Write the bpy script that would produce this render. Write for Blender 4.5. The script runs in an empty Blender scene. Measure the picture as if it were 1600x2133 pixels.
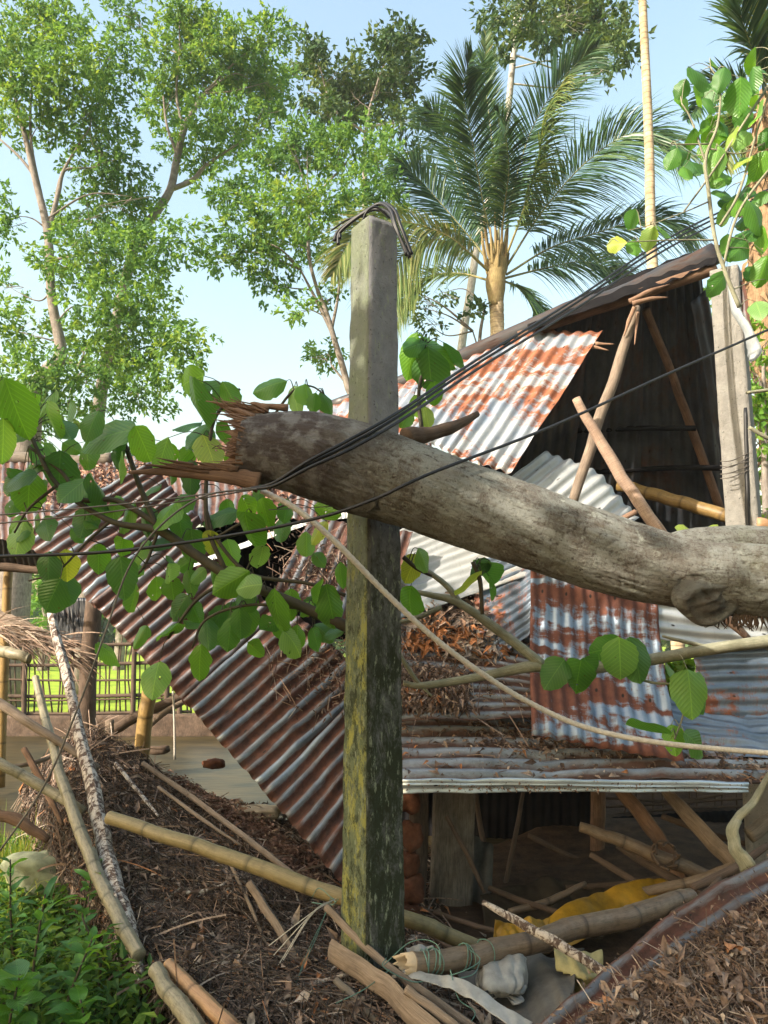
import bpy, math, random
import numpy as np
from mathutils import Vector
R = math.radians
rng = np.random.default_rng(7)
random.seed(7)
# ---------------------------------------------------------------- camera, sky, sun, exposure
scene = bpy.context.scene
col = scene.collection
PITCH, EYE, F = 9.0, 1.6, 1540.0
cam_d = bpy.data.cameras.new('camera'); cam = bpy.data.objects.new('camera', cam_d); col.objects.link(cam)
cam.location = (0, 0, EYE); cam.rotation_euler = (R(90 + PITCH), 0, 0)
cam_d.sensor_fit = 'VERTICAL'; cam_d.sensor_height = 36; cam_d.lens = F / 2133 * 36
cam_d.clip_start = 0.05; cam_d.clip_end = 3000
scene.camera = cam
SUN_EL = 31; SUN_AZ = -124      # azimuth measured from +Y, clockwise
sdir = Vector((math.sin(R(SUN_AZ)) * math.cos(R(SUN_EL)), math.cos(R(SUN_AZ)) * math.cos(R(SUN_EL)), math.sin(R(SUN_EL))))
world = bpy.data.worlds.new('World'); scene.world = world; world.use_nodes = True
wn = world.node_tree.nodes; wl = world.node_tree.links
sky = wn.new('ShaderNodeTexSky'); sky.sky_type = 'NISHITA'; sky.sun_disc = False
sky.sun_elevation = R(SUN_EL); sky.sun_rotation = R(SUN_AZ); sky.air_density = 2.1; sky.dust_density = 4.0; sky.ozone_density = 1.2
wn['Background'].inputs['Strength'].default_value = 0.15
wl.new(sky.outputs[0], wn['Background'].inputs[0])
sun_d = bpy.data.lights.new('sun', 'SUN'); sun_d.energy = 4.0; sun_d.angle = R(0.5); sun_d.color = (1, .90, .76)
sun = bpy.data.objects.new('sun', sun_d); col.objects.link(sun)
sun.rotation_euler = sdir.to_track_quat('Z', 'Y').to_euler(); sun.location = (-20, -12, 15)
scene.view_settings.view_transform = 'Standard'; scene.view_settings.look = 'None'
scene.view_settings.exposure = 1.34; scene.view_settings.gamma = 1

# ---------------------------------------------------------------- helpers
cp, sp = math.cos(R(PITCH)), math.sin(R(PITCH))
def at(px, py, Y):
    a, b = (px - 800) / F, (1066.5 - py) / F
    d = np.array([a, cp - b * sp, sp + b * cp])
    return np.array([0, 0, EYE]) + d * (Y / d[1])
def P(lst): return np.array([at(*p) for p in lst])
def noise1(n, k, r=rng):
    x = np.linspace(0, 1, n); g = r.normal(size=k); return np.interp(x, np.linspace(0, 1, k), g)
_TB = np.random.default_rng(3).normal(size=(128, 128))
def _vn(x, y):
    i, j = np.floor(x).astype(int), np.floor(y).astype(int); fx, fy = x - i, y - j; fx = fx * fx * (3 - 2 * fx); fy = fy * fy * (3 - 2 * fy); i %= 127; j %= 127
    return (_TB[i, j] * (1 - fx) + _TB[i + 1, j] * fx) * (1 - fy) + (_TB[i, j + 1] * (1 - fx) + _TB[i + 1, j + 1] * fx) * fy
def hgt(x, y, s=1.0, seed=0.0):      # smooth value noise, three octaves
    x = np.asarray(x, float) + 0 * np.asarray(y, float); y = np.asarray(y, float) + 0 * x; c_, s_ = .8, .6; x, y = (x * c_ - y * s_) * s + seed * 17.31, (x * s_ + y * c_) * s + seed * 9.77
    return (_vn(x * .9, y * .9) + .5 * _vn(x * 1.9 + 5, y * 1.9) + .25 * _vn(x * 4.1, y * 4.1 + 9)) * .62
def spline(p, n):
    p = np.asarray(p, float)
    if len(p) == 2: return p[0] + (p[1] - p[0]) * np.linspace(0, 1, n)[:, None]
    q = np.vstack([2 * p[0] - p[1], p, 2 * p[-1] - p[-2]]); m = len(p) - 1
    t = np.linspace(0, m, n); i = np.clip(t.astype(int), 0, m - 1); f = (t - i)[:, None]
    a, b, c, d = q[i], q[i + 1], q[i + 2], q[i + 3]
    return .5 * (2 * b + (c - a) * f + (2 * a - 5 * b + 4 * c - d) * f ** 2 + (3 * b - a - 3 * c + d) * f ** 3)
class MB:
    def __init__(s): s.v = []; s.f = []; s.uv = []; s.r = []; s.n = 0
    def add(s, v, f, uv=None, r=0.5):
        v = np.asarray(v, float); k = len(v); s.v.append(v)
        for a in (f if isinstance(f, list) else [f]):
            if len(a): s.f.append(np.asarray(a, int) + s.n)
        s.uv.append(np.zeros((k, 2)) if uv is None else uv)
        s.r.append(np.full(k, r) if np.isscalar(r) else r); s.n += k
    def build(s, name, mat, parent=None, base=None, smooth=True):
        v = np.vstack(s.v); uv = np.vstack(s.uv); rr = np.concatenate(s.r)
        if parent is not None:
            o_ = np.array(parent['_o'][:])
        elif base is not None: o_ = np.array(base, float)
        else: o_ = np.array([v[:, 0].mean(), v[:, 1].mean(), v[:, 2].min()])
        me = bpy.data.meshes.new(name); me.vertices.add(len(v)); me.vertices.foreach_set('co', (v - o_).ravel())
        ln = np.concatenate([np.full(len(a), a.shape[1]) for a in s.f]); idx = np.concatenate([a.ravel() for a in s.f])
        me.loops.add(len(idx)); me.loops.foreach_set('vertex_index', idx)
        me.polygons.add(len(ln)); me.polygons.foreach_set('loop_start', np.concatenate([[0], np.cumsum(ln)[:-1]]))
        me.polygons.foreach_set('use_smooth', np.full(len(ln), smooth))
        u = me.uv_layers.new(name='UVMap'); u.data.foreach_set('uv', uv[idx].ravel())
        at_ = me.attributes.new('rnd', 'FLOAT', 'POINT'); at_.data.foreach_set('value', rr)
        me.update(calc_edges=True); me.validate()
        me.materials.append(mat)
        o = bpy.data.objects.new(name, me); col.objects.link(o); o['_o'] = list(map(float, o_))
        if parent is not None: o.parent = parent
        else: o.location = o_
        return o
def tag(o, label, cat=None, group=None, kind=None):
    if label: o['label'] = label
    if cat: o['category'] = cat
    if group: o['group'] = group
    if kind: o['kind'] = kind
    return o
def thing(name, loc, label, cat, group=None):
    o = bpy.data.objects.new(name, None); o.empty_display_size = .1; col.objects.link(o); o.location = loc
    o['_o'] = list(map(float, loc)); return tag(o, label, cat, group)
def frames(p):
    t = np.gradient(p, axis=0); t /= np.linalg.norm(t, axis=1)[:, None] + 1e-9
    ref = np.array([0, 0, 1.]) if abs(t[0][2]) < .8 else np.array([0, 1., 0])
    a = []; 
    for k in t:
        x = ref - k * (ref @ k); x /= np.linalg.norm(x) + 1e-9; a.append(x); ref = x
    a = np.array(a); return t, a, np.cross(t, a)
def tube(mb, pts, rad, seg=8, n=None, rough=0.0, bumps=None, r=0.5, cap=True, flat=1.0, phase=0.0, rfun=None):
    n = n or max(6, 6 * (len(pts) - 1)); p = spline(pts, n); m = len(rad) if not np.isscalar(rad) else 1
    rr = np.full(n, rad) if m == 1 else np.interp(np.linspace(0, 1, n), np.linspace(0, 1, m), rad)
    L = np.concatenate([[0], np.cumsum(np.linalg.norm(np.diff(p, axis=0), axis=1))])
    t, a, b = frames(p); th = np.linspace(0, 2 * math.pi, seg + 1) + phase
    R_ = np.repeat(rr[:, None], seg + 1, 1)
    if rough:
        q = np.zeros((n, seg)); 
        for s_ in (1, 2, 4): q += rng.normal(size=(n, seg)) * .4 / 1
        q = (q + np.roll(q, 1, 1) + np.roll(q, -1, 1)) / 3; q[1:-1] = (q[:-2] + q[1:-1] + q[2:]) / 3
        q = np.hstack([q, q[:, :1]]); R_ = R_ * (1 + rough * q)
    if bumps is not None: R_ = R_ * bumps(L[:, None], th[None, :])
    v = p[:, None] + R_[..., None] * (np.cos(th)[None, :, None] * a[:, None] + flat * np.sin(th)[None, :, None] * b[:, None])
    uv = np.stack(np.broadcast_arrays((th / 2 / math.pi)[None, :], L[:, None]), -1)
    i, j = np.meshgrid(np.arange(n - 1), np.arange(seg), indexing='ij'); k = i * (seg + 1) + j
    f = np.stack([k, k + 1, k + seg + 2, k + seg + 1], -1).reshape(-1, 4)
    V = v.reshape(-1, 3); U = uv.reshape(-1, 2); fs = [f]
    if rfun is not None: r = rfun(L[:, None], th[None, :]).reshape(-1); r = np.concatenate([r, [.5, .5]]) if cap else r
    if cap:
        nv = len(V); V = np.vstack([V, p[0], p[-1]]); U = np.vstack([U, [.5, 0], [.5, L[-1]]])
        j = np.arange(seg); e = (n - 1) * (seg + 1)
        fs.append(np.vstack([np.stack([j + 1, j, np.full(seg, nv)], -1), np.stack([e + j, e + j + 1, np.full(seg, nv + 1)], -1)]))
    mb.add(V, fs, U, r); return p
class Patch:      # smooth surface through a control grid of (px, py, Y)
    def __init__(s, rows):
        s.c = np.array([[at(*q) if len(q) == 3 else q[:3] for q in r] for r in rows])
    def ev(s, u, v):       # arrays u (columns) v (rows) 0..1
        c = s.c; m, n = c.shape[:2]
        def w(t, k):
            x = np.clip(t, 0, 1) * (k - 1); i = np.clip(x.astype(int), 0, k - 2); return i, x - i
        def cr(g, i, f, k):
            if k == 2: return g[0] * (1 - f)[:, None] + g[1] * f[:, None]
        i, fv = w(v, m); j, fu = w(u, n)
        ext = np.concatenate([2 * c[:1] - c[1:2], c, 2 * c[-1:] - c[-2:-1]], 0)
        ext = np.concatenate([2 * ext[:, :1] - ext[:, 1:2], ext, 2 * ext[:, -1:] - ext[:, -2:-1]], 1)
        def B(f): return [-.5 * f + f ** 2 - .5 * f ** 3, 1 - 2.5 * f ** 2 + 1.5 * f ** 3, .5 * f + 2 * f ** 2 - 1.5 * f ** 3, -.5 * f ** 2 + .5 * f ** 3]
        bu, bv = B(fu), B(fv); o = 0
        for a in range(4):
            for b in range(4): o = o + ext[i + a, j + b] * (bv[a] * bu[b])[:, None]
        return o
    def nrm(s, u, v):
        e = 1e-3; d1 = s.ev(np.clip(u + e, 0, 1), v) - s.ev(np.clip(u - e, 0, 1), v); d2 = s.ev(u, np.clip(v + e, 0, 1)) - s.ev(u, np.clip(v - e, 0, 1))
        n = np.cross(d1, d2); n /= np.linalg.norm(n, axis=1)[:, None] + 1e-12
        return n * np.where(n[:, 2] < 0, -1, 1)[:, None]
def grid_faces(nv, nu):
    i, j = np.meshgrid(np.arange(nv - 1), np.arange(nu - 1), indexing='ij'); k = i * nu + j
    return np.stack([k, k + 1, k + nu + 1, k + nu], -1).reshape(-1, 4)
def sheet(name, rows, mat, label, cat='roof sheet', group=None, across='u', pitch=.076, amp=.009, dents=.012, rag=.0, seed=0, parent=None):
    """corrugated sheet: ridges run along v when across='u'"""
    pt = Patch(rows); r = np.random.default_rng(seed + 100)
    c = pt.c; W = np.linalg.norm(c[:, -1] - c[:, 0], axis=1).mean(); H = np.linalg.norm(c[-1] - c[0], axis=1).mean()
    if across == 'u': nu, nv = int(W / pitch * 8) + 2, max(14, int(H / .05))
    else: nu, nv = max(14, int(W / .05)), int(H / pitch * 8) + 2
    U, V = np.meshgrid(np.linspace(0, 1, nu), np.linspace(0, 1, nv)); u, v = U.ravel(), V.ravel()
    uu, vv = u, v
    if rag:
        jag = noise1(nu, nu // 5 + 3, r)[None, :] * rag * np.ones((nv, 1)); jag = jag.ravel()
        if across == 'u': vv = v * (1 - np.abs(jag) * 1.0) if False else v + jag * (v - .5) * 2 * np.abs(v - .5)
    p = pt.ev(np.clip(uu, 0, 1), np.clip(vv, 0, 1)); n = pt.nrm(np.clip(uu, .002, .998), np.clip(vv, .002, .998))
    s_ = (u * W if across == 'u' else v * H)
    t_ = (v * H if across == 'u' else u * W)
    d = amp * np.sin(s_ / pitch * 2 * math.pi) * (1 + .25 * hgt(s_, t_, 1.2, seed)) + dents * hgt(s_ , t_, 1.6, seed + 1.3) + dents * .5 * hgt(s_, t_, 5, seed)
    L_ = H if across == 'u' else W; q_ = W if across == 'u' else H
    for _ in range(2 if L_ > .5 else 0):          # creases and a kink where the sheet buckled
        c0_, sl, am = r.uniform(.15, .85) * L_, r.normal() * .25, r.uniform(.008, .03) * r.choice([-1, 1]) * (dents > .006); d += am * np.exp(-np.abs(t_ - c0_ - sl * (s_ - q_ / 2)) / .05)
    ed = np.minimum(np.minimum(t_, L_ - t_), np.minimum(s_, q_ - s_) * 1.6); lip = np.exp(-ed / .035)
    jg = (.006 * hgt(s_ * 9, 0 * s_, 1.3, seed) + .02 * np.maximum(0, hgt(s_ * 3, 0 * s_, 1, seed + 3) - .5)) * np.exp(-np.minimum(t_, L_ - t_) / .03) * np.where(t_ < L_ / 2, 1, -1) * (amp > .0045)
    dirv = pt.ev(u, np.minimum(v + .01, 1)) - pt.ev(u, np.maximum(v - .01, 0)) if across == 'u' else pt.ev(np.minimum(u + .01, 1), v) - pt.ev(np.maximum(u - .01, 0), v)
    p = p + unit(dirv) * jg[:, None]; d += lip * .012 * hgt(s_, t_, 6, seed + 2) * (amp > .0045)
    mb = MB(); mb.add(p + n * d[:, None], grid_faces(nv, nu), np.stack([s_ * .076 / pitch, t_], -1), lip)
    o = mb.build(name, mat, parent=parent)
    m = o.modifiers.new('thickness', 'SOLIDIFY'); m.thickness = .0015; m.offset = 0
    if parent is None: tag(o, label, cat, group)
    o['_pt'] = 0; PT[o.name] = pt
    return o
PT = {}
def ortho(d, r=rng):
    a = r.normal(size=d.shape); a -= d * (a * d).sum(1)[:, None]; return a / np.linalg.norm(a, axis=1)[:, None]
def unit(a): return a / (np.linalg.norm(a, axis=-1, keepdims=True) + 1e-9)
def cards(mb, p, d, L, w, nrm=None, curl=.25, r=None, two=False):
    """small leaves: p base (N,3), d direction, L length, w half width; 6 verts, folded and drooping"""
    N = len(p); L = np.broadcast_to(L, N)[:, None]; w = np.broadcast_to(w, N)[:, None]
    s = np.cross(d, nrm if nrm is not None else ortho(d)); s = unit(s); n = np.cross(s, d)
    v = np.stack([p, p + d * L * .35 + s * w + n * L * curl * .3, p + d * L * .4 - n * L * .04, p + d * L * .35 - s * w + n * L * curl * .3, p + d * L - n * L * curl], 1)
    k = np.arange(N)[:, None] * 5
    f = np.concatenate([k + [0, 1, 2], k + [0, 2, 3], k + [1, 4, 2], k + [2, 4, 3]], 0)
    uv = np.tile(np.array([[.5, 0], [1, .4], [.5, .4], [0, .4], [.5, 1]]), (N, 1))
    rr = rng.random(N) if r is None else np.broadcast_to(r, N)
    mb.add(v.reshape(-1, 3), f, uv, np.repeat(rr, 5))
def strands(mb, p, d, L, w, droop, seg=4, r=None, width_n=None, taper=True):
    """thin curved blades p base, d dir, droop downwards"""
    N = len(p); L = np.broadcast_to(L, N)[:, None, None]; w = np.broadcast_to(w, N)[:, None, None]; dr = np.broadcast_to(droop, N)[:, None, None]
    t = np.linspace(0, 1, seg + 1)[None, :, None]
    c = p[:, None] + d[:, None] * L * t + np.array([0, 0, -1.]) * L * dr * t ** 2
    s = unit(np.cross(d, ortho(d) if width_n is None else width_n))[:, None]
    tw = (1 - t ** 2 * .95) * np.minimum(1, .4 + 3 * t) if taper else np.ones_like(t)
    v = np.stack([c + s * w * tw, c - s * w * tw], 2).reshape(-1, 3)
    k = (np.arange(N)[:, None] * (2 * (seg + 1)) + np.arange(seg)[None] * 2).reshape(-1, 1)
    f = (k + np.array([[0, 1, 3, 2]]))
    uv = np.tile(np.stack([np.tile([0, 1], seg + 1), np.repeat(np.linspace(0, 1, seg + 1), 2)], -1), (N, 1))
    rr = rng.random(N) if r is None else np.broadcast_to(r, N)
    mb.add(v, f, uv, np.repeat(rr, 2 * (seg + 1)))

# ---------------------------------------------------------------- materials
class NT:
    def __init__(s, name):
        s.m = bpy.data.materials.new(name); s.m.use_nodes = True; s.t = s.m.node_tree; s.b = s.t.nodes['Principled BSDF']; s.out = s.t.nodes['Material Output']
        s.uv = s.n('ShaderNodeTexCoord').outputs['UV']; s.ob = s.t.nodes[-1].outputs['Object']
    def n(s, typ, ins=None, **props):
        x = s.t.nodes.new(typ)
        for k, v in props.items(): setattr(x, k, v)
        for k, v in (ins or {}).items():
            if hasattr(v, 'is_output') or isinstance(v, bpy.types.NodeSocket): s.t.links.new(v, x.inputs[k])
            else: x.inputs[k].default_value = v
        return x
    def map(s, vec, sc=(1, 1, 1), loc=(0, 0, 0)): return s.n('ShaderNodeMapping', {'Vector': vec, 'Scale': sc, 'Location': loc}).outputs[0]
    def noise(s, vec, scale=5, detail=6, rough=.6, dist=0): return s.n('ShaderNodeTexNoise', {'Vector': vec, 'Scale': scale, 'Detail': detail, 'Roughness': rough, 'Distortion': dist}).outputs['Fac']
    def ramp(s, f, stops):
        x = s.n('ShaderNodeValToRGB', {'Fac': f}); e = x.color_ramp.elements
        while len(e) < len(stops): e.new(.5)
        for k, (p, c) in enumerate(stops):
            e[k].position = p; e[k].color = (c[0], c[1], c[2], 1) if not np.isscalar(c) else (c, c, c, 1)
        return x.outputs[0]
    def mix(s, f, a, b, mode='MIX'):
        x = s.n('ShaderNodeMix', None, data_type='RGBA', blend_type=mode)
        for k, v in (('Factor', f), ('A', a), ('B', b)):
            i = [q for q in x.inputs if q.name == k and (q.type == 'RGBA' or (k == 'Factor' and q.type == 'VALUE'))][0]
            if isinstance(v, bpy.types.NodeSocket): s.t.links.new(v, i)
            else: i.default_value = v if np.isscalar(v) else (v[0], v[1], v[2], 1)
        return [q for q in x.outputs if q.type == 'RGBA'][0]
    def math(s, op, a, b=0.0, c=0.0):
        x = s.n('ShaderNodeMath', None, operation=op)
        for k, v in enumerate((a, b, c)):
            if isinstance(v, bpy.types.NodeSocket): s.t.links.new(v, x.inputs[k])
            else: x.inputs[k].default_value = v
        return x.outputs[0]
    def rnd(s): return s.n('ShaderNodeAttribute', None, attribute_name='rnd').outputs['Fac']
    def sep(s, v): x = s.n('ShaderNodeSeparateXYZ', {'Vector': v}); return x.outputs
    def bump(s, h, st=.3, dist=.01):
        s.t.links.new(s.n('ShaderNodeBump', {'Height': h, 'Strength': st, 'Distance': dist}).outputs[0], s.b.inputs['Normal'])
    def fin(s, c, rough=.8, metal=0, spec=.3, trans=0, tc=None):
        for k, v in (('Base Color', c), ('Roughness', rough), ('Metallic', metal), ('Specular IOR Level', spec)):
            if isinstance(v, bpy.types.NodeSocket): s.t.links.new(v, s.b.inputs[k])
            else: s.b.inputs[k].default_value = v if np.isscalar(v) else (v[0], v[1], v[2], 1)
        if trans:
            tr = s.n('ShaderNodeBsdfTranslucent', {'Color': tc if tc is not None else c}); mx = s.n('ShaderNodeMixShader', {'Fac': trans})
            s.t.links.new(s.b.outputs[0], mx.inputs[1]); s.t.links.new(tr.outputs[0], mx.inputs[2]); s.t.links.new(mx.outputs[0], s.out.inputs[0])
        return s.m
def m_metal(name, lo=.45, hi=.6, base=(.30, .33, .36), light=(.52, .53, .52), sc=(1.2, 3.5), dark=(.045, .02, .014), rustc=(.30, .085, .03), off=0, metal=.55, dirt=.3, ridge=.0):
    t = NT(name); v = t.map(t.uv, (sc[0], sc[1], 1), (off, off * 1.7, off * .3))
    a = t.noise(v, 1.6, 9, .68, .4); fine = t.noise(t.map(t.uv, (22, 5, 1), (off, 0, 0)), 1.5, 6, .7)
    per = t.math('SINE', t.math('MULTIPLY', t.sep(t.uv)[0], 2 * math.pi / .076))
    f = t.math('ADD', t.math('ADD', a, t.math('MULTIPLY', t.math('SUBTRACT', fine, .5), .28)), t.math('MULTIPLY', per, -ridge))
    f = t.math('SUBTRACT', f, t.math('MULTIPLY', t.rnd(), -.06))
    su, sv = t.sep(t.uv)[0], t.sep(t.uv)[1]; dx = t.math('MULTIPLY', t.math('SUBTRACT', t.math('FRACT', t.math('DIVIDE', su, .152)), .5), .152); dy = t.math('MULTIPLY', t.math('SUBTRACT', t.math('FRACT', t.math('DIVIDE', t.math('ADD', sv, .1), .62)), .5), .62)
    rad_ = t.math('POWER', t.math('ADD', t.math('POWER', t.math('ABSOLUTE', dx), 2.), t.math('POWER', t.math('ABSOLUTE', t.math('MULTIPLY', dy, .45)), 2.)), .5); hole = t.ramp(rad_, [(.0, 1.), (.0045, 1.), (.006, 0.)])
    f = t.math('ADD', f, t.ramp(rad_, [(.0, .12), (.035, 0.)]))
    mask = t.ramp(f, [(lo, 0.), (hi, 1.)])
    b = t.mix(t.ramp(t.noise(t.map(t.uv, (3, 1.2, 1), (3 + off, 0, 0)), 2.2, 7, .7), [(.35, 0.), (.68, 1.)]), base, light)
    rc = t.mix(t.ramp(t.noise(t.map(t.uv, (9, 5, 1)), 2, 7, .7), [(.3, 0.), (.72, 1.)]), dark, rustc)
    c = t.mix(mask, b, rc)
    dm = t.ramp(t.noise(t.map(t.uv, (6, 2, 1), (off + 9, 4, 0)), 3, 8, .75), [(.5, 0.), (.72, 1.)])
    c = t.mix(t.math('MULTIPLY', dm, dirt), c, (.06, .045, .033)); c = t.mix(hole, c, (.01, .008, .007))
    c = t.mix(t.ramp(t.noise(t.map(t.uv, (2, 30, 1), (1, off, 0)), 2, 5, .7), [(.58, 0.), (.7, .35)]), c, t.mix(1, c, (.45, .4, .38), 'MULTIPLY'))
    t.bump(t.math('ADD', t.noise(t.uv, 60, 4, .6), t.math('MULTIPLY', mask, .6)), .25, .002)
    ro = t.ramp(mask, [(0, .42), (1, .85)]); me = t.ramp(mask, [(0, metal), (.7, .0)])
    return t.fin(c, ro, me, .4)
def m_leaf(name, stops, trans=.45, rough=.45, vein=False, boost=1.35, wear=True):
    t = NT(name); c = t.ramp(t.rnd(), stops)
    if wear:
        c = t.mix(t.math('MULTIPLY', t.noise(t.ob, 9, 4, .6), .5), c, t.mix(1, c, (1.25, 1.1, .6), 'MULTIPLY'))
    if vein:
        x, y = t.sep(t.uv)[0], t.sep(t.uv)[1]; ax = t.math('ABSOLUTE', t.math('SUBTRACT', x, .5))
        st = t.math('SINE', t.math('MULTIPLY', t.math('SUBTRACT', y, t.math('MULTIPLY', ax, .75)), 62))
        vm = t.math('MAXIMUM', t.ramp(st, [(.9, 0.), (1, .55)]), t.ramp(ax, [(0.0, .8), (.022, 0.)]))
        c = t.mix(vm, c, t.mix(1, c, (1.9, 1.7, 1.5), 'MULTIPLY'))
        sp_ = t.ramp(t.noise(t.ob, 45, 3, .5), [(.69, 0.), (.74, .8)]); c = t.mix(sp_, c, (.10, .06, .02))
        t.bump(t.math('ADD', st, 0), .25, .003)
    tc = t.mix(1, c, (boost * 1.15, boost, boost * .45), 'MULTIPLY'); t.fin(c, rough, 0, .45 if vein else .2, trans, tc)
    if vein:
        hv = t.n('ShaderNodeBsdfTransparent'); mx = t.n('ShaderNodeMixShader', {'Fac': t.ramp(t.noise(t.ob, 30, 2, .5), [(.735, 0.), (.74, 1.)])}); old = t.out.inputs[0].links[0].from_socket
        t.t.links.new(old, mx.inputs[1]); t.t.links.new(hv.outputs[0], mx.inputs[2]); t.t.links.new(mx.outputs[0], t.out.inputs[0])
    return t.m
def m_wood(name, a, b, c3=None, sc=(6, 1.2), rough=.85, bump=.5):
    t = NT(name); v = t.map(t.uv, (sc[0], sc[1] * 2.2, 1)); n1 = t.noise(v, 3, 8, .7, .6); n2 = t.noise(t.ob, 6, 5, .6)
    c = t.mix(t.ramp(n1, [(.3, 0.), (.7, 1.)]), a, b); c = t.mix(t.ramp(n2, [(.45, 0.), (.75, .7)]), c, c3 or tuple(x * .45 for x in a))
    g = t.noise(t.map(t.uv, (26, 2.5, 1)), 3, 6, .7); c = t.mix(t.ramp(g, [(.35, .55), (.55, 0.)]), c, tuple(x * .3 for x in a))
    t.bump(t.math('ADD', n1, g), bump, .004); return t.fin(c, rough, 0, .2)
def m_bamboo(name, a, b, mott=(.05, .04, .02), moss=.4, node=.34):
    t = NT(name); y = t.math('ADD', t.sep(t.uv)[1], t.math('MULTIPLY', t.noise(t.map(t.uv, (.2, .9, 1)), 1.5, 2, .5), .16)); fr = t.math('FRACT', t.math('DIVIDE', y, node))
    c = t.mix(t.ramp(t.noise(t.map(t.uv, (4, 1, 1)), 3, 6, .65), [(.3, 0.), (.7, 1.)]), a, b)
    c = t.mix(t.ramp(t.noise(t.map(t.uv, (8, 9, 1)), 2.2, 8, .75), [(.48, 0.), (.66, moss)]), c, mott); c = t.mix(t.ramp(t.noise(t.ob, 3.5, 8, .75), [(.5, 0.), (.62, .55)]), c, tuple(x * .4 for x in a)); c = t.mix(t.ramp(t.noise(t.map(t.uv, (22, 1.6, 1)), 3, 6, .75), [(.36, .5), (.5, 0.)]), c, tuple(x * .45 for x in a))
    ring = t.ramp(fr, [(0, 1.), (.03, .25), (.07, 0.), (.93, 0.), (1, .8)]); c = t.mix(ring, c, tuple(x * .35 for x in a))
    t.bump(t.noise(t.map(t.uv, (30, 3, 1)), 2, 5, .6), .25, .002); return t.fin(c, .5, 0, .4)
def m_plain(name, c, rough=.6, spec=.4, var=.5, sc=12, trans=0, metal=0, bump=.2):
    t = NT(name); n = t.noise(t.ob, sc, 7, .7); cc = t.mix(t.ramp(n, [(.35, 0.), (.7, 1.)]), tuple(x * (1 - var) for x in c), c)
    t.bump(n, bump, .004); return t.fin(cc, rough, metal, spec, trans)

G = {}
G['crown'] = m_leaf('crown_leaf', [(0, (.035, .095, .045)), (.35, (.075, .175, .055)), (.7, (.135, .26, .06)), (1, (.25, .35, .075))], .45, .6, wear=False)
G['crown_mid'] = m_leaf('crown_leaf_mid', [(0, (.035, .085, .025)), (.5, (.07, .16, .035)), (1, (.2, .32, .05))], .48, .5, wear=False)
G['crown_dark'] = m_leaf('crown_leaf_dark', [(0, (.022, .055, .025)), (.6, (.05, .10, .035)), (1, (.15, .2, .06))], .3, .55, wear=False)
G['bush'] = m_leaf('bush_leaf', [(0, (.05, .13, .02)), (.6, (.11, .24, .035)), (1, (.25, .36, .06))], .45, .5, wear=False)
G['broad'] = m_leaf('broad_leaf', [(0, (.045, .125, .055)), (.45, (.075, .21, .045)), (.8, (.13, .31, .035)), (.93, (.19, .36, .15)), (1, (.36, .42, .035))], .46, .36, vein=True, boost=1.5)
G['palm'] = m_leaf('palm_leaflet', [(0, (.03, .075, .05)), (.5, (.055, .12, .055)), (.8, (.11, .18, .06)), (1, (.36, .32, .17))], .3, .3, wear=False, boost=1.2)
G['palm_pale'] = m_leaf('palm_leaflet_pale', [(0, (.07, .14, .05)), (.5, (.16, .22, .07)), (1, (.42, .36, .17))], .35, .4, wear=False, boost=1.2)
G['grass'] = m_leaf('grass_blade', [(0, (.03, .075, .015)), (.5, (.07, .16, .025)), (.9, (.17, .26, .04)), (1, (.4, .34, .15))], .4, .5, wear=False)
def m_litter(name, st): 
    t = NT(name); c = t.ramp(t.rnd(), st); c = t.mix(t.ramp(t.noise(t.ob, 40, 5, .7), [(.35, .6), (.6, 0.)]), c, (.03, .018, .012)); return t.fin(c, .8, 0, .25)
G['litter'] = m_litter('dead_leaf', [(0, (.05, .033, .025)), (.3, (.12, .078, .058)), (.6, (.215, .145, .108)), (.82, (.33, .24, .185)), (.95, (.46, .38, .31)), (1, (.40, .17, .07))])
G['litter_pink'] = m_litter('dead_leaf_dry', [(0, (.08, .04, .03)), (.4, (.26, .14, .10)), (.8, (.42, .24, .17)), (1, (.5, .35, .24))])
t = NT('soil'); c = t.mix(t.ramp(t.noise(t.ob, 9, 9, .75), [(.35, 0.), (.65, 1.)]), (.028, .019, .014), (.075, .05, .036)); t.bump(t.noise(t.ob, 30, 8, .8), .9, .03); G['soil'] = t.fin(c, .95, 0, .15)
# fallen trunk bark
t = NT('trunk_bark'); u = t.uv
wr = t.noise(t.map(u, (6, 1.6, 1)), 6, 10, .8, 1.6); lines = t.noise(t.map(u, (3.2, 4.2, 1), (2, 0, 0)), 9, 9, .85, 2.2)
big = t.noise(t.ob, 2.6, 7, .62); c = t.mix(t.ramp(wr, [(.3, 0.), (.7, 1.)]), (.20, .195, .17), (.35, .34, .30))
c = t.mix(t.ramp(lines, [(.38, .75), (.56, 0.)]), c, (.10, .065, .042))
c = t.mix(t.ramp(t.noise(t.map(t.ob, (1, 1, 1), (3, 0, 0)), 4, 9, .78, .3), [(.5, 0.), (.6, .6)]), c, (.115, .10, .08)); c = t.mix(t.ramp(t.noise(t.ob, 5.5, 8, .7, .5), [(.44, 0.), (.54, .8)]), c, (.36, .375, .34))
c = t.mix(t.ramp(t.noise(t.ob, 16, 6, .65), [(.62, 0.), (.68, .9)]), c, (.47, .49, .43)); c = t.mix(t.ramp(t.noise(t.map(t.ob, (.7, 1, 1)), 42, 6, .7), [(.56, 0.), (.66, .75)]), c, (.085, .065, .05)); c = t.mix(t.ramp(t.noise(t.map(t.uv, (1.1, 14, 1)), 5, 8, .8, 3.), [(.56, 0.), (.62, .5)]), c, (.09, .07, .055))
c = t.mix(t.ramp(big, [(.57, 0.), (.7, .45)]), c, (.13, .075, .05))
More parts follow.
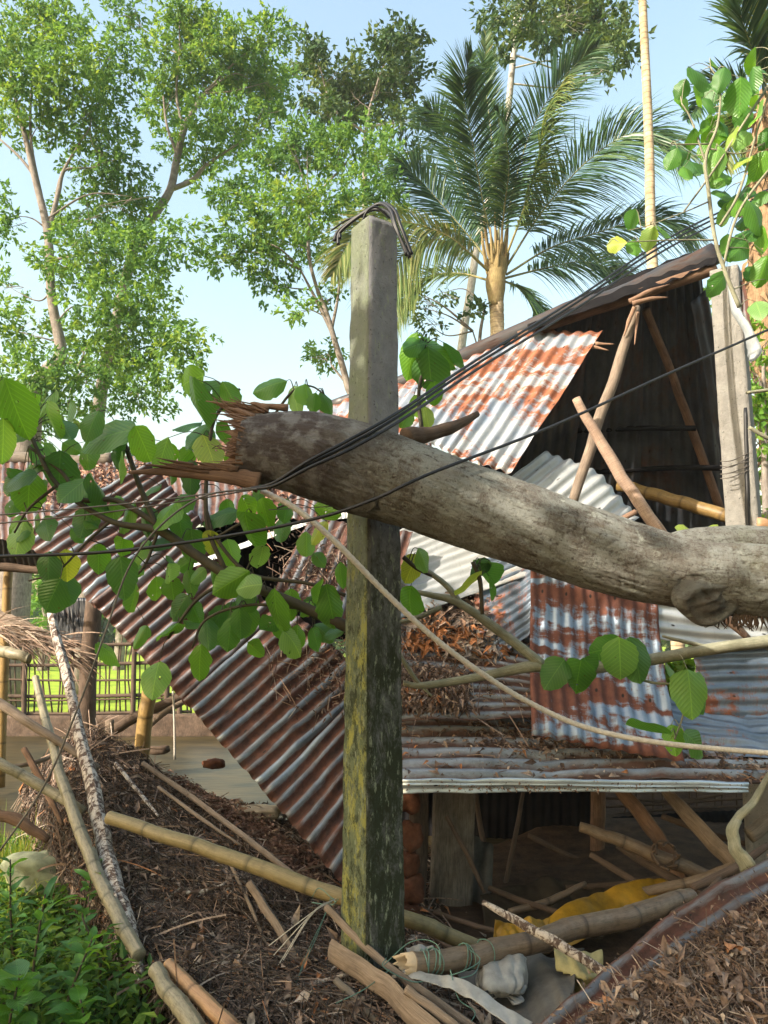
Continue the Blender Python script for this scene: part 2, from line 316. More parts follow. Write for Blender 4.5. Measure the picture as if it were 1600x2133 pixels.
xx = t.sep(t.ob)[0]; dk = t.ramp(t.math('ADD', xx, t.math('MULTIPLY', t.noise(t.ob, 5, 6, .7), .7)), [(0, 1.), (1, 0.)])
TRUNK_X = (xx, dk)
crk = t.ramp(t.rnd(), [(.25, 0.), (1., .8)]); c = t.mix(crk, c, (.075, .06, .045))
lich = t.ramp(t.noise(t.ob, 13, 5, .6), [(.47, 0.), (.6, .8)]); endm = t.n('ShaderNodeMapRange', {'Value': t.math('ADD', xx, t.math('MULTIPLY', t.noise(t.ob, 4, 6, .7), .5)), 'From Min': -.62, 'From Max': -.3, 'To Min': 1., 'To Max': 0.}).outputs[0]
c2 = t.mix(lich, (.12, .10, .095), (.32, .315, .31)); c = t.mix(endm, c, c2)
mossm = t.math('MULTIPLY', t.n('ShaderNodeMapRange', {'Value': t.math('ADD', xx, t.math('MULTIPLY', t.noise(t.ob, 6, 6, .7), .4)), 'From Min': .95, 'From Max': 1.3}).outputs[0], t.ramp(t.noise(t.ob, 8, 6, .7), [(.42, 0.), (.6, .9)]))
c = t.mix(mossm, c, (.085, .08, .02))
t.bump(t.math('ADD', t.math('ADD', wr, lines), t.math('MULTIPLY', t.noise(t.ob, 30, 6, .7), .9)), 1.0, .02)
G['trunk'] = t.fin(c, .85, 0, .2)
# concrete
def m_conc(name, moss=1.0, tint=(.33, .31, .28), zlo=.6, zhi=2.2, yellow=.6):
    t = NT(name); z = t.sep(t.ob)[2]; n = t.noise(t.ob, 9, 9, .72)
    c = t.mix(t.ramp(n, [(.3, 0.), (.7, 1.)]), tuple(x * .62 for x in tint), tint)
    k = t.n('ShaderNodeMapRange', {'Value': t.math('ADD', z, t.math('MULTIPLY', t.noise(t.map(t.ob, (1, 1, .25)), 8, 7, .7), 1.4)), 'From Min': zhi + .7, 'From Max': zlo + .7}).outputs[0]
    k = t.math('MULTIPLY', k, moss); st = t.noise(t.map(t.ob, (2.4, 2.4, 1.0)), 4.5, 10, .78, .5)
    c = t.mix(t.math('MULTIPLY', t.ramp(st, [(.28, 0.), (.52, 1.)]), k), c, (.036, .046, .026))
    nx = t.sep(t.n('ShaderNodeNewGeometry').outputs['Normal'])[0]; side = t.ramp(nx, [(0.0, 1.), (.25, 0.)])
    left = t.math('LESS_THAN', nx, -.2)
    if yellow: c = t.mix(t.math('MULTIPLY', left, t.ramp(t.noise(t.ob, 6, 8, .7), [(.3, .25), (.6, .8)])), c, (.20, .235, .135))
    yellow = t.math('MULTIPLY', k, yellow)
    c = t.mix(t.math('MULTIPLY', t.math('MULTIPLY', t.ramp(t.noise(t.map(t.ob, (2.2, 2.2, 1.0)), 5.5, 12, .82), [(.5, 0.), (.56, 1.)]), left), yellow), c, (.36, .35, .09))
    c = t.mix(t.math('MULTIPLY', t.ramp(t.noise(t.map(t.ob, (1.6, 1.6, 1), (2, 1, 0)), 11, 12, .8), [(.5, 0.), (.58, .85)]), k), c, (.03, .036, .018))
    c = t.mix(t.math('MULTIPLY', t.ramp(t.noise(t.map(t.ob, (6, 6, 1.6)), 8, 7, .75), [(.56, 0.), (.64, .9)]), moss), c, (.30, .34, .24))
    c = t.mix(t.ramp(t.noise(t.ob, 55, 4, .6), [(.62, 0.), (.7, .7)]), c, (.03, .028, .02))
    t.bump(t.math('ADD', t.noise(t.ob, 38, 9, .85), t.math('MULTIPLY', st, 1.6)), 1.0, .016); return t.fin(c, .92, 0, .2)
G['post'] = m_conc('mossy_concrete', 1.0, (.31, .31, .32), 1.7, 2.8, .9)
G['post2'] = m_conc('pale_concrete', .0, (.36, .345, .315), -1, -.5, .0)
G['rust_a'] = m_metal('iron_sunlit', .49, .57, (.22, .27, .34), (.52, .51, .48), (.9, 2.6), (.13, .045, .025), (.34, .12, .055), 1.3, .35, .15)
G['rust_b'] = m_metal('iron_red', .34, .52, (.10, .11, .13), (.25, .25, .25), (5, .55), (.025, .013, .011), (.14, .055, .035), 4.2, .45, .4, .14)
G['rust_b2'] = m_metal('iron_streaked', .35, .52, (.10, .125, .15), (.28, .32, .355), (6, .4), (.018, .010, .009), (.14, .055, .035), 8.2, .5, .4, .17)
G['rust_c'] = m_metal('iron_blue', .475, .535, (.13, .18, .25), (.26, .32, .39), (.7, 2.5), (.08, .028, .02), (.18, .068, .042), 2.9, .4, .15)
G['rust_c2'] = m_metal('iron_bluegrey', .56, .64, (.10, .14, .19), (.22, .26, .31), (1, 2), (.10, .04, .03), (.3, .11, .06), 6.1, .45, .3)
G['rust_d'] = m_metal('iron_brown', .40, .6, (.15, .17, .195), (.32, .34, .36), (2.5, .5), (.035, .022, .018), (.12, .06, .045), 7.7, .4, .45, .14)
G['pale'] = m_metal('iron_pale', .62, .72, (.33, .345, .35), (.47, .48, .47), (1, 2), (.16, .09, .05), (.45, .28, .15), 3.3, .3, .12)
G['under'] = m_metal('iron_underside', .5, .66, (.028, .032, .04), (.07, .076, .086), (1.2, 1), (.03, .02, .016), (.09, .04, .025), 5.5, .3, .5)  # undersides kept near-black: their unlit look is put into the base colour
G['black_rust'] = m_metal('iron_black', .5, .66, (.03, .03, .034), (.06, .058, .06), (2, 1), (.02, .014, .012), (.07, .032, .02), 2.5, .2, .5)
G['shade_black'] = m_plain('painted_shade', (.014, .013, .014), .95, .05, .5, 6)  # near-black base stands in for shade inside the shed and hollow
G['silver'] = m_metal('flashing_metal', .72, .8, (.36, .42, .48), (.60, .66, .70), (.4, 4), (.1, .06, .04), (.25, .15, .1), 9.5, .7, .15)
G['bamboo'] = m_bamboo('bamboo_olive', (.17, .14, .06), (.26, .20, .10)); G['bamboo_pale'] = m_bamboo('bamboo_pale', (.19, .17, .10), (.31, .265, .19), moss=.7, node=.28)
G['bamboo_y'] = m_bamboo('bamboo_yellow', (.23, .14, .045), (.33, .22, .08), moss=.35); G['bamboo_b'] = m_bamboo('bamboo_brown', (.13, .09, .06), (.24, .175, .12), moss=.6)
G['bamboo_or'] = m_bamboo('bamboo_orange', (.30, .16, .075), (.42, .26, .14), moss=.35)
G['wood'] = m_wood('weathered_wood', (.16, .12, .09), (.30, .235, .18)); G['wood_d'] = m_wood('dark_wood', (.07, .05, .038), (.16, .11, .08)); G['wood_r'] = m_wood('red_wood', (.12, .07, .045), (.24, .145, .095))
G['pale_bark'] = m_wood('flaking_bark', (.13, .09, .075), (.52, .46, .41), (.07, .045, .035), (4, 14)); t = NT('flaking_bark2'); n1 = t.noise(t.map(t.ob, (1, 1, .6)), 26, 8, .75, .8); c = t.mix(t.ramp(n1, [(.47, 0.), (.53, 1.)]), (.085, .058, .048), (.50, .45, .40)); c = t.mix(t.ramp(t.noise(t.ob, 60, 5, .7), [(.5, 0.), (.65, .6)]), c, (.16, .115, .09)); t.bump(n1, 1, .01); G['pale_bark'] = t.fin(c, .9, 0, .15)
G['bark_ring'] = m_wood('ringed_bark', (.26, .17, .12), (.46, .34, .26), (.16, .1, .07), (1, 20))
G['branch'] = m_wood('branch_bark', (.20, .20, .13), (.36, .35, .26), (.10, .09, .05), (3, 4)); G['twig'] = m_plain('green_twig', (.075, .062, .035), .7)
G['tree_bark'] = m_wood('tree_bark', (.17, .145, .125), (.34, .30, .265), (.12, .095, .08), (2, 1)); G['splinter'] = m_wood('raw_splinter', (.15, .08, .05), (.42, .275, .19), (.10, .05, .035), (14, 3))
G['tree_grey'] = m_wood('pale_tree_bark', (.36, .34, .31), (.5, .48, .44), (.22, .2, .17), (2, 1))
G['wire'] = m_plain('black_cable', (.018, .018, .02), .5, .4); G['wire_g'] = m_plain('grey_wire', (.16, .14, .12), .5)
G['rope'] = m_plain('pale_rope', (.66, .61, .54), .9, .1, .35, 70, bump=.8); G['string'] = m_plain('green_string', (.14, .27, .22), .7); G['net'] = m_plain('rusty_net_wire', (.035, .025, .02), .7)
G['tarp_y'] = m_plain('yellow_plastic', (.60, .33, .025), .45, .4, .6, 5, .3); G['tarp_w'] = m_plain('dirty_white_plastic', (.50, .49, .46), .45, .5, .5, 9, .15)
G['sack_d'] = m_plain('dark_sacking', (.085, .065, .045), .95, .05, .6, 5)
G['sack'] = m_plain('grey_sack', (.15, .14, .125), .9, .1, .6, 4); G['card'] = m_plain('pale_board', (.52, .42, .30), .9, .1, .3, 8); G['mossy_stone'] = m_plain('mossy_stone', (.24, .26, .17), .95, .1, .6, 9)
G['brick'] = m_plain('red_laterite', (.15, .065, .04), .9, .1, .6, 14)
G['gyel'] = m_plain('pale_yellow_sack', (.42, .38, .18), .6, .3, .45, 9)
G['clear'] = m_plain('cloudy_bag', (.62, .66, .68), .3, .6, .3, 15, .5); G['plank'] = m_wood('grey_plank', (.10, .085, .07), (.22, .19, .155), (.06, .045, .03), (3, .8))

# ================================================================ THE SETTING
def ss(a, b, x): t_ = np.clip((x - a) / (b - a), 0, 1); return t_ * t_ * (3 - 2 * t_)
def ground_z(x, y):
    pond = ss(5.9, 8.2, y) * (1 - ss(13.6, 14.4, y)) * (1 - ss(.7, 1.5, x)) * ss(-16, -13, x)
    return -.12 + .04 * hgt(x, y, .8) + .02 * hgt(x, y, 3) - .7 * pond + .1 * ss(13.5, 15, y)
xs = np.unique(np.concatenate([-np.geomspace(400, 8, 24), np.linspace(-8, 8, 150), np.geomspace(8, 400, 24)]))
ys = np.unique(np.concatenate([-np.geomspace(60, 1, 14), np.linspace(-1, 16, 160), np.geomspace(16, 900, 34)]))
X, Yg = np.meshgrid(xs, ys); mb = MB(); mb.add(np.stack([X.ravel(), Yg.ravel(), ground_z(X.ravel(), Yg.ravel())], -1), grid_faces(len(ys), len(xs)))
t = NT('ground_mat'); x, y, z = t.sep(t.ob)
n = t.noise(t.ob, 1.4, 8, .7); soil = t.mix(t.ramp(t.noise(t.ob, 7, 8, .75), [(.35, 0.), (.65, 1.)]), (.035, .023, .016), (.10, .062, .04))
lawn = t.mix(t.ramp(n, [(.3, 0.), (.7, 1.)]), (.17, .28, .03), (.34, .42, .05))
c = t.mix(t.n('ShaderNodeMapRange', {'Value': t.math('ADD', y, n), 'From Min': 15.2, 'From Max': 15.8}).outputs[0], soil, lawn)
t.bump(t.noise(t.ob, 22, 8, .8), .8, .04); gm = t.fin(c, .95, 0, .1)
mb.build('ground', gm, base=(0, 0, 0)); tag(bpy.data.objects['ground'], None, kind='structure')
mb = MB(); X, Yg = np.meshgrid(np.linspace(-18, 1.45, 60), np.linspace(5.8, 14.5, 40)); mb.add(np.stack([X.ravel(), Yg.ravel(), np.full(X.size, -.2)], -1), grid_faces(40, 60))
t = NT('pond_water'); c = t.mix(t.ramp(t.noise(t.map(t.ob, (1, 2.5, 1)), 1.1, 7, .65), [(.35, 0.), (.65, 1.)]), (.022, .02, .010), (.075, .055, .024))
t.bump(t.noise(t.map(t.ob, (1, 3, 1)), 4, 3, .5), .25, .02); wm = t.fin(c, .35, 0, .1)
tag(mb.build('pond_water', wm, base=(-7, 10, -.2)), None, kind='structure')

# ---------------------------------------------------------------- trees
def crown_pts(mb, cl, depth, leafL, dens, cam_d=.8, hang=.5, nper=13):
    for q in cl:
        cx, cy, rx, ry = q[:4]; dd = depth + (q[4] if len(q) > 4 else rng.normal() * .05 * depth); s = dd / F
        c = at(cx, cy, dd); a, b = rx * s, ry * s; N = max(6, int(dens * a * b * 120))
        a *= 1.12; b *= 1.12; d = unit(rng.normal(size=(N, 3))); rad = rng.random(N) ** .5
        p = c + d * rad[:, None] * np.array([a, (a + b) * .5 * cam_d, b])
        k = np.repeat(np.arange(N), nper); out = unit(d * .5 + rng.normal(size=(N, 3)) * .5 + [0, 0, -.25 * hang])
        dirs = unit(out[k] + rng.normal(size=(len(k), 3)) * .75 + np.array([0, 0, -hang * .55]))
        pos = p[k] + out[k] * (rng.random(len(k))[:, None] * leafL * 2.0) + rng.normal(size=(len(k), 3)) * leafL * .35
        L = leafL * rng.uniform(.6, 1.25, len(k)); tone = np.clip(rng.random(N)[k] * .5 + rng.random(len(k)) * .25 + .12 + .18 * rng.random(), 0, 1)
        cards(mb, pos, dirs, L, L * .25, curl=.15, r=tone)
def tree(name, label, depth, paths, cl, mat, leafL=.13, dens=1.0, bark='tree_bark', group=None, hang=.5, limbs=True, cat='tree', twigs=True):
    """paths: lists of (px,py,radius_px); the first starts at the trunk's foot"""
    s = depth / F; f0 = at(paths[0][0][0], paths[0][0][1], depth); root = thing(name, (f0[0], f0[1], float(ground_z(f0[0], f0[1]))), label, cat, group)
    mb = MB(); nodes = []
    for i, pth in enumerate(paths):
        p3 = [at(q[0], q[1], depth) for q in pth]; rr = [q[2] * s for q in pth]
        if i == 0: p3 = [np.array([f0[0], f0[1], float(ground_z(f0[0], f0[1])) - .1])] + p3; rr = [rr[0] * 1.25] + rr
        for q in range(1, len(p3) - 1): p3[q] = p3[q] + rng.normal(size=3) * .02
        pp = tube(mb, p3, rr, 9, rough=.12); nodes += list(pp[len(pp) // 3:])
    nodes = np.array(nodes)
    if limbs:
        for q in cl:
            c = at(q[0], q[1], depth + (q[4] if len(q) > 4 else 0)); w = np.linalg.norm(nodes - c, axis=1) + np.maximum(0, nodes[:, 2] - c[2] + .2) * 2.5; n0 = nodes[w.argmin()]
            mid = (n0 + c) / 2 + rng.normal(size=3) * .12 * np.linalg.norm(c - n0) + [0, 0, .06]
            r0 = min(.035, .012 + .012 * np.linalg.norm(c - n0)); tube(mb, [n0, mid, c], [r0, r0 * .6, .004], 5, rough=.1)
            for _ in range(5 if twigs else 0):
                e = c + unit(rng.normal(size=3)) * np.array([q[2], q[2], q[3]]) * s * .85; st = n0 + (c - n0) * rng.uniform(.5, 1)
                tube(mb, [st, (st + e) / 2 + rng.normal(size=3) * .05, e], [.009, .003], 3, n=5, cap=False)
    mb.build('trunk', G[bark], root)
    mb = MB(); crown_pts(mb, cl, depth, leafL, dens, hang=hang); mb.build('crown', G[mat], root, smooth=False)
    return root
T1 = [(60, 60, 90, 70), (150, 130, 100, 80), (50, 190, 80, 80), (190, 230, 100, 80), (250, 120, 60, 60), (120, 40, 70, 50), (15, 110, 50, 70), (225, 340, 90, 70), (90, 265, 50, 30),
      (215, 450, 100, 70), (150, 540, 80, 70), (260, 540, 90, 60), (340, 505, 80, 55), (215, 640, 90, 60), (300, 650, 90, 60), (385, 715, 65, 45), (335, 770, 90, 45), (250, 745, 75, 50), (180, 800, 80, 50),
      (35, 690, 70, 60), (30, 790, 60, 55), (95, 790, 60, 50), (15, 450, 30, 55), (20, 260, 30, 50), (280, 410, 50, 50), (180, 720, 70, 40), (60, 865, 60, 40), (140, 860, 60, 30), (290, 830, 60, 35), (5, 590, 16, 25)]
tree('rubber_tree', 'tall tree at the far left with bright yellow-green crown and thick forked pinkish trunk', 16,
     [[(55, 900, 30), (75, 820, 24), (105, 770, 20), (128, 735, 13), (108, 620, 10), (100, 490, 9), (80, 380, 7), (55, 290, 6), (30, 190, 4), (15, 90, 3)], [(102, 480, 6), (122, 400, 5), (128, 360, 4), (165, 300, 2)], [(78, 375, 4), (40, 330, 3), (0, 290, 2)], [(105, 490, 5), (90, 420, 5), (65, 280, 3), (70, 120, 2)], [(110, 450, 4), (130, 360, 3), (175, 350, 2)], [(128, 750, 3), (180, 762, 2), (230, 760, 1.5)]],
     T1, 'crown', .14, 1.6)
T2 = [(400, 60, 75, 65), (480, 100, 95, 65), (565, 75, 45, 50), (420, 160, 100, 55), (525, 170, 85, 55), (455, 250, 90, 50), (560, 220, 45, 40), (350, 215, 55, 55), (335, 120, 50, 50), (380, 20, 60, 30), (255, 25, 40, 35), (370, 300, 40, 30), (420, 330, 50, 30), (500, 290, 70, 35), (560, 170, 60, 40)]
tree('rubber_tree', 'second tall tree from the left, its pale forked limb showing against the sky', 18,
     [[(200, 900, 14), (240, 700, 12), (285, 500, 11), (325, 450, 10), (355, 395, 9), (370, 330, 8), (390, 260, 7), (425, 195, 5)], [(355, 395, 6), (400, 375, 6), (430, 345, 4), (495, 300, 2)], [(370, 325, 4), (345, 260, 3), (340, 200, 2)], [(385, 280, 4), (365, 200, 3), (375, 110, 2)]],
     T2, 'crown', .15, 1.7)
T3 = [(565, 345, 55, 50), (640, 315, 75, 60), (735, 310, 85, 60), (805, 345, 45, 75), (470, 400, 60, 45), (560, 430, 85, 55), (660, 430, 85, 60), (765, 415, 70, 60), (500, 495, 75, 45), (600, 510, 75, 50), (570, 590, 45, 35), (620, 640, 35, 25), (700, 530, 30, 40), (670, 740, 38, 28), (610, 300, 30, 60), (825, 430, 25, 55), (690, 620, 26, 20), (445, 540, 40, 25), (540, 540, 50, 30)]
tree('rubber_tree', 'leafy tree behind the mossy post with a thin pale trunk leaning left', 16,
     [[(738, 900, 9), (722, 800, 8), (700, 710, 6.5), (680, 650, 5.5), (655, 590, 4), (640, 520, 4), (645, 420, 3)], [(700, 710, 5), (668, 640, 4), (625, 560, 2)], [(690, 690, 4), (705, 600, 3), (700, 500, 2)], [(722, 800, 3), (690, 760, 2)]],
     T3, 'crown', .14, 1.7)
T4 = [(655, 90, 26, 30), (700, 150, 45, 35), (735, 200, 75, 45), (805, 110, 45, 45), (845, 90, 38, 40), (790, 190, 75, 45), (860, 150, 25, 35), (680, 240, 50, 30), (830, 250, 40, 20), (650, 130, 30, 30), (640, 190, 20, 20), (880, 245, 18, 30), (890, 310, 22, 20)]
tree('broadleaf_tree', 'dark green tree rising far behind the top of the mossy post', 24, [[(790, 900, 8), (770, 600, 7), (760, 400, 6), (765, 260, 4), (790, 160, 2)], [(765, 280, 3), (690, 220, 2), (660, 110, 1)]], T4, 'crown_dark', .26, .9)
T5 = [(1035, 20, 42, 28), (1095, 35, 50, 35), (1180, 45, 75, 45), (1250, 60, 55, 45), (1290, 100, 38, 32), (1225, 120, 55, 28), (1120, 70, 40, 20), (1300, 15, 18, 18), (1050, 85, 30, 18), (1280, 138, 25, 14), (1180, 10, 70, 25), (1045, 110, 14, 10)]
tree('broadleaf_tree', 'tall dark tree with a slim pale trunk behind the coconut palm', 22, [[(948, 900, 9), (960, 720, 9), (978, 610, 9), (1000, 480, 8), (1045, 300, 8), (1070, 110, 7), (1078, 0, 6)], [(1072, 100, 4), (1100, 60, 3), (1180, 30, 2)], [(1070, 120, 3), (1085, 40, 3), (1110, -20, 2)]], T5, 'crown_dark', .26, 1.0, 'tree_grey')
tree('sapling', 'thin sapling with a grey stem low under the left fronds of the coconut palm', 17, [[(1000, 900, 5), (1000, 720, 4), (1010, 640, 3)], [(1000, 740, 2), (985, 690, 1.5)]], [(875, 640, 45, 20), (890, 672, 30, 14), (990, 650, 16, 12), (920, 610, 25, 14), (850, 600, 20, 25)], 'crown_dark', .16, .8)
# green growth behind the right-hand concrete post
tree('bush', 'leafy bush seen in the gap between the standing roof and the pale concrete post', 8.5, [[(1480, 1060, 8), (1478, 900, 5), (1470, 700, 3)]], [(1462, 680, 26, 45), (1478, 760, 22, 50), (1490, 850, 18, 50), (1500, 650, 25, 40), (1500, 930, 20, 50)], 'bush', .12, 1.1, cat='bush')
tree('bush', 'dense bush at the right edge of the picture beyond the pale concrete post', 8.0, [[(1590, 1120, 9), (1595, 900, 6), (1590, 740, 3)]], [(1590, 730, 38, 45), (1600, 820, 45, 50), (1590, 920, 45, 55), (1585, 1000, 42, 55), (1590, 1080, 50, 40), (1570, 860, 20, 30), (1560, 780, 14, 30), (1660, 900, 60, 130)], 'bush', .13, 1.2, cat='bush')
# far growth across the lawn
k = 0
for px, pw, lab in ((-60, 130, 'rounded far bush across the lawn, cut by the left edge of the picture'), (95, 95, 'pale green far bush seen behind the yellow bamboo post at the left'), (250, 90, 'far bush seen just left of the lowest leaves above the lattice fence')):
    tree('bush', lab, 30, [[(px, 1330, 10), (px, 1240, 6)]], [(px, 1200, pw, 60, 0), (px - 40, 1260, pw * .8, 50, 1), (px + 45, 1260, pw * .8, 50, -1), (px, 1150, pw * .8, 50, .5)], 'bush', .3, .1, limbs=False, group='bushes beyond the lawn', cat='bush')
mb = MB()
bx_ = rng.uniform(-60, 90, 700); by_ = rng.uniform(46, 58, 700); bz_ = rng.uniform(0, 1, 700) ** .8 * (3.4 + 1.3 * np.sin(bx_ * .3) + .8 * np.sin(bx_ * .9))
kk = np.repeat(np.arange(700), 34); pos = np.stack([bx_, by_, bz_], -1)[kk] + rng.normal(size=(len(kk), 3)) * 1.0
cards(mb, pos, unit(rng.normal(size=pos.shape)), rng.uniform(.5, .9, len(kk)), .28, r=rng.random(700)[kk])
tag(mb.build('far_woodland', G['crown_dark'], smooth=False), 'dark far-off belt of woodland closing the lawn', 'woodland', kind='stuff')

# ---------------------------------------------------------------- palms
def frond(root, pts, depth, L=.75, n=70, mat='palm', droop=.35, side=None, name='frond', start=.16, pairw=.022, fold=.35, rr=.03):
    p3 = [at(q[0], q[1], depth + (q[2] if len(q) > 2 else 0)) for q in pts]; N = 60; p = spline(p3, N); t_, a, b = frames(p)
    mb = MB(); tube(mb, p3, [rr, rr * .55, rr * .3, .004], 5, n=20, r=.93)
    if side is None: side = np.array([0, -1., 0])
    s = unit(np.cross(t_, side)); nn = np.cross(s, t_)
    f = np.linspace(start, .995, n); fi = f * (N - 1); i0 = np.clip(fi.astype(int), 0, N - 2); w = (fi - i0)[:, None]
    pos = p[i0] * (1 - w) + p[i0 + 1] * w; T = t_[i0]; S = s[i0]; NN = nn[i0]
    prof = np.sin(np.clip((f - start) / (1 - start), 0, 1) * math.pi * .82 + .42) ** .8
    for sg in (-1, 1):
        d = unit(S * sg * (1.05 - .45 * f[:, None]) + T * (.45 + .75 * f[:, None]) + NN * fold * rng.normal(1, .25, (n, 1)) + rng.normal(size=(n, 3)) * .06)
        strands(mb, pos + rng.normal(size=pos.shape) * .006, d, L * prof * rng.uniform(.85, 1.1, n), pairw * .8, droop * rng.uniform(.6, 1.4, n), 5, r=np.clip(rng.random(n) * .6 + rng.random() * .25 + (f > .85) * .12, 0, 1), width_n=unit(NN + .5 * rng.normal(size=NN.shape)))
    return mb.build(name, G[mat], root)
def ringed_trunk(root, pts, rad, mat, every=.11, amp=.06, name='trunk', rough=.05):
    mb = MB(); tube(mb, pts, rad, 14, n=160, rough=rough, bumps=lambda Lx, th: 1 + amp * (np.mod(Lx, every) / every - .5)); return mb.build(name, G[mat], root)
t = NT('palm_trunk'); y = t.sep(t.uv)[1]; fr = t.math('FRACT', t.math('DIVIDE', y, .11)); c = t.mix(t.ramp(t.noise(t.ob, 5, 7, .7), [(.35, 0.), (.65, 1.)]), (.24, .18, .11), (.52, .42, .28)); c = t.mix(t.ramp(fr, [(0, .8), (.15, 0.), (.9, 0.), (1, .8)]), c, (.12, .09, .06)); G['palm_trunk'] = t.fin(c, .9, 0, .15)
G['palm_fibre'] = m_wood('palm_fibre', (.19, .115, .065), (.42, .29, .17), (.11, .065, .035), (5, 3)); G['palm_sheath'] = m_wood('palm_sheath', (.20, .15, .065), (.34, .27, .13), (.15, .09, .05), (5, 1))
D = 15; base = at(1037, 560, D)
root = thing('coconut_palm', (base[0], D, float(ground_z(base[0], D))), 'broad coconut palm with a full crown of drooping fronds above the broken roof ridge', 'palm tree', )
g0 = np.array([base[0], D, -.2])
ringed_trunk(root, [g0, at(1037, 800, D), at(1036, 690, D), at(1033, 600, D)], [.2, .155, .15, .16], 'palm_trunk')
mb = MB(); tube(mb, [at(1033, 640, D), at(1032, 590, D), at(1038, 540, D), at(1045, 505, D)], [.15, .22, .20, .05], 14, rough=.2)
for k in range(16):
    a = k * 2.4; q = at(1033, 590 - k * 3, D); tube(mb, [q, q + [math.cos(a) * .2, math.sin(a) * .2, .25], q + [math.cos(a) * .3, math.sin(a) * .3, .7 + .03 * k]], [.05, .04, .02], 6, r=.5)
mb.build('crownshaft', G['palm_sheath'], root)
for pts, L, n, mt, dr, sd in (
    ([(1040, 555), (1008, 430, -.3), (985, 300, -.8), (965, 190, -1.5), (985, 110, -2.2)], .95, 95, 'palm', .3, (0, -1, .2)),
    ([(1045, 550), (1068, 400, .2), (1110, 265, .4), (1175, 160, .3), (1245, 95, 0)], .95, 95, 'palm', .35, (0, -1, 0)),
    ([(1048, 550), (1090, 440, -.6), (1120, 340, -1), (1135, 240, -1.6), (1180, 160, -2.2)], .75, 80, 'palm_pale', .55, (.8, -.6, 0)),
    ([(1052, 560), (1130, 440, -.2), (1230, 330, -.4), (1330, 275, -.6), (1420, 320, -.8)], 1.15, 100, 'palm', .6, (.05, -1, .25)),
    ([(1055, 572), (1150, 515, .2), (1260, 480, .3), (1360, 450, .3), (1445, 490, .2)], .95, 90, 'palm', .75, (0, -1, .3)),
    ([(1030, 560), (975, 490, .2), (915, 420, .3), (865, 365, .2), (835, 345, 0)], .9, 85, 'palm', .4, (0, -.9, .4)),
    ([(1025, 570), (960, 515, -.4), (880, 500, -.8), (820, 560, -1), (800, 650, -1)], .85, 80, 'palm_pale', .6, (0, -1, .3)),
    ([(1022, 585), (960, 570, .3), (895, 575, .5), (850, 610, .4), (830, 650, .3)], .6, 60, 'palm_pale', .5, (0, -.8, .6)),
    ([(1050, 585), (1080, 600, .3), (1110, 640, .5), (1130, 700, .5)], .7, 55, 'palm', .5, (0, -.7, .7)),
    ([(1018, 565), (930, 490, -.6), (820, 460, -1), (740, 490, -1.2), (690, 575, -1.3)], .7, 85, 'palm_pale', .5, (0, -1, .3)),
    ([(1042, 550), (1035, 400, .2), (1020, 250, .4), (1010, 160, .4), (1012, 60, .3)], .45, 80, 'palm', .1, (0, -1, 0)),
    ([(1035, 560), (985, 430, .8), (945, 330, 1.2), (915, 260, 1.2), (890, 230, 1)], .9, 80, 'palm', .4, (0, -.9, .4)),
    ([(1050, 580), (1130, 560, .6), (1210, 545, .9), (1270, 560, 1), (1310, 590, 1)], .8, 70, 'palm', .6, (0, -1, .3)),
    ([(1040, 556), (1050, 440, -.4), (1060, 350, -1), (1050, 270, -1.8), (1030, 230, -2.4)], .7, 70, 'palm', .45, (0, -1, 0))):
    frond(root, pts, D, L * 1.42, int(n * 2.1), mt, dr, np.array(sd, float))
D = 12; b0 = at(1362, 600, D); tp = at(1330, -150, D)
root = thing('areca_palm', (b0[0], D, float(ground_z(b0[0], D))), 'tall thin ringed palm trunk running out of the top edge, right of the coconut palm', 'palm tree')
ringed_trunk(root, [[b0[0] + .05, D, -.2], b0, at(1352, 300, D), at(1340, 30, D), tp], [.11, .092, .082, .072, .068], 'palm_trunk', .11, .05)
for k in range(7):
    a = k * .9; r_ = 260; frond(root, [(1328, -150), (1328 + r_ * .4 * math.cos(a), -260, math.sin(a)), (1328 + r_ * .8 * math.cos(a), -290, 1.6 * math.sin(a)), (1328 + r_ * math.cos(a), -220, 2 * math.sin(a))], D, .5, 30)
D = 9; root = thing('fibrous_palm', (at(1590, 700, D)[0], D, float(ground_z(4.6, D))), 'palm at the top right corner with a shaggy orange-brown fibrous trunk', 'palm tree')
mb = MB(); tube(mb, [[at(1590, 700, D)[0] + .05, D, -.2], at(1590, 700, D), at(1592, 480, D), at(1596, 300, D), at(1600, 190, D)], [.15, .16, .17, .18, .1], 14, n=60, rough=.25)
kk = 420; th = rng.uniform(0, 6.28, kk); hz = rng.uniform(1.2, 8.6, kk); ax = spline([[at(1590, 700, D)[0], D, -.2], at(1590, 700, D), at(1592, 480, D), at(1600, 190, D)], 100); zz = np.clip(((hz + .2) / 9 * 99).astype(int), 0, 99); c = np.stack([np.interp(hz, ax[:, 2], ax[:, 0]), np.full(kk, D), hz], -1)
d = np.stack([np.cos(th), np.sin(th), np.full(kk, -.6)], -1); cards(mb, c + d * [.14, .14, 0], unit(d * [.5, .5, 1] + [0, 0, .9 * 0]), rng.uniform(.15, .35, kk), .035, r=.5)
mb.build('trunk', G['palm_fibre'], root)
